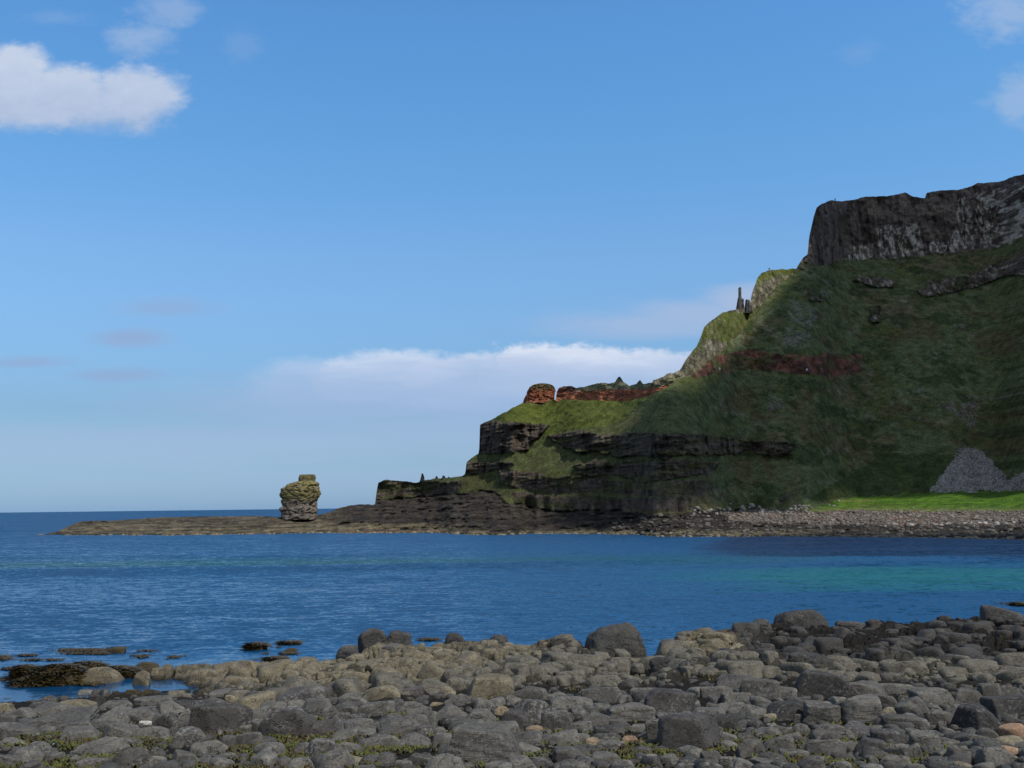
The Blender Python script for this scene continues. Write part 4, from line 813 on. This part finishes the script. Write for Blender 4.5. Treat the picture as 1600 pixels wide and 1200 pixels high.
# thin unseen sheet added high to the right, cut to shade the slope
P = G['P'][:G['nr']]; PXg, PYg = G['PX'], G['PY']
shade = (PXg > 1040) & (PYg < ip([(1040, 760), (1150, 785), (1250, 776), (1330, 772), (1450, 770), (1600, 768), (1760, 766)], PXg)) | ((PXg > 1000) & (PXg <= 1050) & (PYg > 640) & (PYg < 780))
q = P[shade]; q = q[::9]
wq = np.array([[float(us(x_, y_)[0]*(CAMZ/-us(x_, y_)[1])), float(CAMZ/-us(x_, y_)[1]), 0.] for x_ in range(1210, 1780, 6) for y_ in np.arange(838+.01*(x_-1200), 866+.012*(x_-1200), 1.0)]); q = np.concatenate([q, wq])  # sheet extended to darken the water below the far shore
ZC = 700.0; tt_ = (ZC-q[:, 2])/SV.z; cx = q[:, 0]+SV.x*tt_; cy = q[:, 1]+SV.y*tt_
cs = 4.0; x0, x1, y0, y1 = cx.min()-60, cx.max()+60, cy.min()-60, cy.max()+60
nx, ny = int((x1-x0)/cs), int((y1-y0)/cs); Hc, _, _ = np.histogram2d(cx, cy, [nx, ny], [[x0, x1], [y0, y1]]); Hc = (Hc > 0).astype(float)
Hc = blur(blur(Hc, 3, 0), 3, 1); Hc = (Hc > .2).astype(float)
lit = P[((PXg > 740) & (PXg < 965) & (PYg < 680)) | ((PXg < 740) & (PYg < 830)) | ((PXg > 1330) & (PYg > 780) & (PYg < 822)) | ((PXg > 1100) & (PYg > 805) & (PYg < 822))][::11]
kp = GK['P'][:GK['nr']]; kvis = (GK['PY'] < ip(TM, GK['PX'])-2) & (GK['PX'] < 1240); lit = np.concatenate([lit, kp[kvis][::5], GR['P'][:GR['nr']].reshape(-1, 3)[::11]]); tl_ = (ZC-lit[:, 2])/SV.z
HL, _, _ = np.histogram2d(lit[:, 0]+SV.x*tl_, lit[:, 1]+SV.y*tl_, [nx, ny], [[x0, x1], [y0, y1]]); HL = blur(blur((HL > 0).astype(float), 1, 0), 1, 1)
Hc = Hc*(HL < .15); Hc = blur(blur(Hc, 1, 0), 1, 1)
gx = x0+(np.arange(nx)+.5)*cs; gy = y0+(np.arange(ny)+.5)*cs; GX, GY = np.meshgrid(gx, gy, indexing='ij')
Hn = Hc+.08*fbm(GX/30, GY/30, 0, 4)
th = np.clip(Hn-.5, 0, 1); keep = Hn > .5
top = ZC+9*np.sqrt(th)*(1+.4*fbm(GX/25, GY/25, 2, 4))+1; botm = ZC-4*np.sqrt(th)-1
VT = np.stack([GX, GY, top], -1).reshape(-1, 3); VB = np.stack([GX, GY, botm], -1).reshape(-1, 3)
fa = gridf(nx, ny); kk = keep.reshape(-1)[fa].all(1); fa = fa[kk]; nV = len(VT)
ed = {}
for f in fa:
    for a, b2 in ((f[0], f[1]), (f[1], f[2]), (f[2], f[3]), (f[3], f[0])):
        if (b2, a) in ed: del ed[(b2, a)]
        else: ed[(a, b2)] = 1
side = np.array([[a, b2, b2+nV, a+nV] for (a, b2) in ed])
mc, tc_, bc_ = newmat('shade_cloud_white'); tc_.put(bc_.inputs['Base Color'], tc_.mix(tc_.noise(geo_pos(tc_), .02, 4), (.7, .72, .75), (.85, .85, .87))); bc_.inputs['Roughness'].default_value = 1
cl = mesh_np('shade_cloud', np.concatenate([VT, VB]), np.concatenate([fa[:, ::-1], fa+nV, side[:, ::-1]]), mc); tag(cl, kind='structure')
# ------------------------------------------------------------------ sky
w = bpy.data.worlds.new('World'); sc.world = w; w.use_nodes = True; T = NT(w.node_tree); bg = T.N['Background']
sky = T.n('ShaderNodeTexSky', sky_type='NISHITA', sun_disc=False, sun_elevation=el, sun_rotation=az, altitude=0, air_density=1.0, dust_density=.4, ozone_density=2.0)
gd = T.n('ShaderNodeTexCoord').outputs['Generated']; sp = T.n('ShaderNodeSeparateXYZ'); T.put(sp.inputs[0], gd)
yy = T.m('MAXIMUM', sp.outputs[1], .02); U = T.m('DIVIDE', sp.outputs[0], yy); V = T.m('DIVIDE', sp.outputs[2], yy)
cmb = T.n('ShaderNodeCombineXYZ'); T.put(cmb.inputs[0], U); T.put(cmb.inputs[1], T.m('MULTIPLY', V, 1.6))
N1 = T.noise(cmb.outputs[0], 9, 6, .6); N2 = T.noise(cmb.outputs[0], 26, 6, .62)
cs_ = T.mapping(cmb.outputs[0], (1, 3.2, 1)); N3 = T.noise(cs_, 8, 6, .6, .3); N4 = T.noise(cmb.outputs[0], 70, 5, .6)
nz = T.m('ADD', T.m('MULTIPLY', T.m('SUBTRACT', N1, .5), 1.0), T.m('MULTIPLY', T.m('SUBTRACT', N2, .5), 1.3)); nz = T.m('ADD', nz, T.m('MULTIPLY', T.m('SUBTRACT', N4, .5), .7))
nzw = T.m('MULTIPLY', nz, 2.4)
nzs = T.m('MULTIPLY', T.m('SUBTRACT', N3, .5), 1.9)
def blob(px, py, rx, rt, rb, a, edge=.45, soft=False, wispy=False):
    u0, v0 = us(px, py); u0 = float(u0); v0 = float(v0)
    du = T.m('MULTIPLY', T.m('SUBTRACT', U, u0), F/rx); dv = T.m('SUBTRACT', V, v0)
    d2 = T.m('ADD', T.m('MULTIPLY', T.m('MAXIMUM', dv, 0), F/rt), T.m('MULTIPLY', T.m('MAXIMUM', T.m('MULTIPLY', dv, -1), 0), F/rb))
    d = T.m('SQRT', T.m('ADD', T.m('MULTIPLY', du, du), T.m('MULTIPLY', d2, d2)))
    d = T.m('ADD', d, T.m('MULTIPLY', nzs if soft else (nzw if wispy else nz), -.55))
    mr = T.n('ShaderNodeMapRange', interpolation_type='SMOOTHSTEP'); T.put(mr.inputs[0], d); mr.inputs[1].default_value = 1+edge*.5; mr.inputs[2].default_value = 1-edge; mr.inputs[3].default_value = 0; mr.inputs[4].default_value = a
    return mr.outputs[0]
def mx(l):
    r = l[0]
    for q in l[1:]: r = T.m('MAXIMUM', r, q)
    return r
cum = mx([blob(20,122,64,60,84,.95,.35), blob(100,150,95,52,60,.95,.4), blob(208,150,82,56,62,.95,.4), blob(60,165,150,40,42,.95,.5), blob(150,172,110,40,38,.9,.6), blob(-60,130,80,60,80,.95,.35)])
wis = mx([blob(222,60,52,26,34,.5,.8,False,True), blob(262,14,52,34,34,.42,.8,False,True), blob(90,28,60,14,14,.16,.9,False,True), blob(1575,20,85,55,50,.55,.8,False,True), blob(1605,150,60,55,45,.5,.8,False,True), blob(380,70,30,30,30,.13,.9,False,True), blob(1345,82,35,22,22,.12,.9,False,True)])
lay = mx([blob(265,480,90,17,17,.6,.8,True), blob(205,530,70,17,15,.85,.7,True), blob(45,567,76,11,10,.7,.7,True), blob(185,586,80,13,12,.7,.7,True), blob(345,585,36,11,11,.2,.9,True),
   blob(780,520,60,9,9,.15,.9,True)])
bank = mx([blob(490,588,100,30,50,.55,.5), blob(620,588,170,40,60,.8,.3), blob(740,590,150,42,60,.9,.25), blob(865,585,140,52,60,1.0,.2), blob(1000,592,150,46,60,.95,.2), blob(1150,580,160,40,60,.8,.3)])
low = mx([blob(620,625,420,45,60,.6,.8,True), blob(250,690,620,30,50,.6,.7,True), blob(800,665,420,30,60,.6,.7,True), blob(700,745,900,30,30,.35,.9,True)])
sc_ = T.n('ShaderNodeVectorMath', operation='SCALE'); T.put(sc_.inputs[0], sky.outputs[0]); sc_.inputs['Scale'].default_value = 1.0
SKYSTR = .15
CRR = [(0, (.41, .70, 1.38)), (.019, (.44, .68, 1.17)), (.057, (.54, .73, 1.0)), (.094, (.586, .766, .99)), (.14, (.75, 1.0, 1.22)), (.19, (.9, 1.2, 1.42)), (.237, (.98, 1.33, 1.55)), (.293, (.92, 1.42, 1.7)), (.346, (.89, 1.5, 1.78)), (.44, (.88, 1.56, 1.96)), (.7, (1.1, 1.35, 1.45))]
corr = T.ramp(T.m('MULTIPLY', sp.outputs[2], 1.0, clamp=True), [(z_, tuple(c_*.1/SKYSTR/2 for c_ in k_)) for z_, k_ in CRR])
b2_ = T.n('ShaderNodeVectorMath', operation='MULTIPLY'); T.put(b2_.inputs[0], sky.outputs[0]); T.put(b2_.inputs[1], corr)
b3_ = T.n('ShaderNodeVectorMath', operation='SCALE'); T.put(b3_.inputs[0], b2_.outputs[0]); b3_.inputs['Scale'].default_value = 2.0; base = b3_.outputs[0]
def K(c): return tuple(x/SKYSTR for x in c)
col = T.mix(low, base, K((.36, .49, .73)))
col = T.mix(lay, col, K((.285, .42, .665)))
bshade = T.ramp(T.m('ADD', V, T.m('MULTIPLY', T.m('SUBTRACT', N3, .5), .05)), [(.09, K((.32, .47, .72))), (.122, K((.40, .53, .76))), (.140, K((.52, .62, .82))), (.153, K((.68, .75, .89)))])
col = T.mix(bank, col, bshade)
lay2 = mx([blob(1040,507,200,24,26,.7,.7,True), blob(1110,492,150,28,28,.8,.6,True), blob(1190,475,110,34,36,.9,.5,True)]); col = T.mix(lay2, col, K((.385, .50, .72)))
cshade = T.ramp(T.m('ADD', V, T.m('MULTIPLY', T.m('SUBTRACT', N2, .5), .10)), [(.36, K((.35, .46, .66))), (.41, K((.48, .57, .75))), (.46, K((.57, .65, .80)))])
col = T.mix(cum, col, cshade); col = T.mix(wis, col, K((.42, .54, .73)))
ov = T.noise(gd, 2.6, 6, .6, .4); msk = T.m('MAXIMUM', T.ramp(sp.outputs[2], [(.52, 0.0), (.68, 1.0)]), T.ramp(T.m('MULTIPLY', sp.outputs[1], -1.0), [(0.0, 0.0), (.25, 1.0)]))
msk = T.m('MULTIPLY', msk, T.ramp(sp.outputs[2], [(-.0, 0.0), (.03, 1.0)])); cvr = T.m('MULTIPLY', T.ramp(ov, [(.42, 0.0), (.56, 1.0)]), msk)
col = T.mix(T.m('MULTIPLY', cvr, .9), col, K((.62, .61, .60)))  # unseen cloudy sky overhead and behind, added to whiten and lift the shade
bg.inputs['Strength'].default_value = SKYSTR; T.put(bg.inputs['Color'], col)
# ------------------------------------------------------------------ output
sc.view_settings.view_transform = 'Standard'; sc.view_settings.look = 'None'; sc.view_settings.exposure = 0; sc.view_settings.gamma = 1
sc.cycles.max_bounces = 6
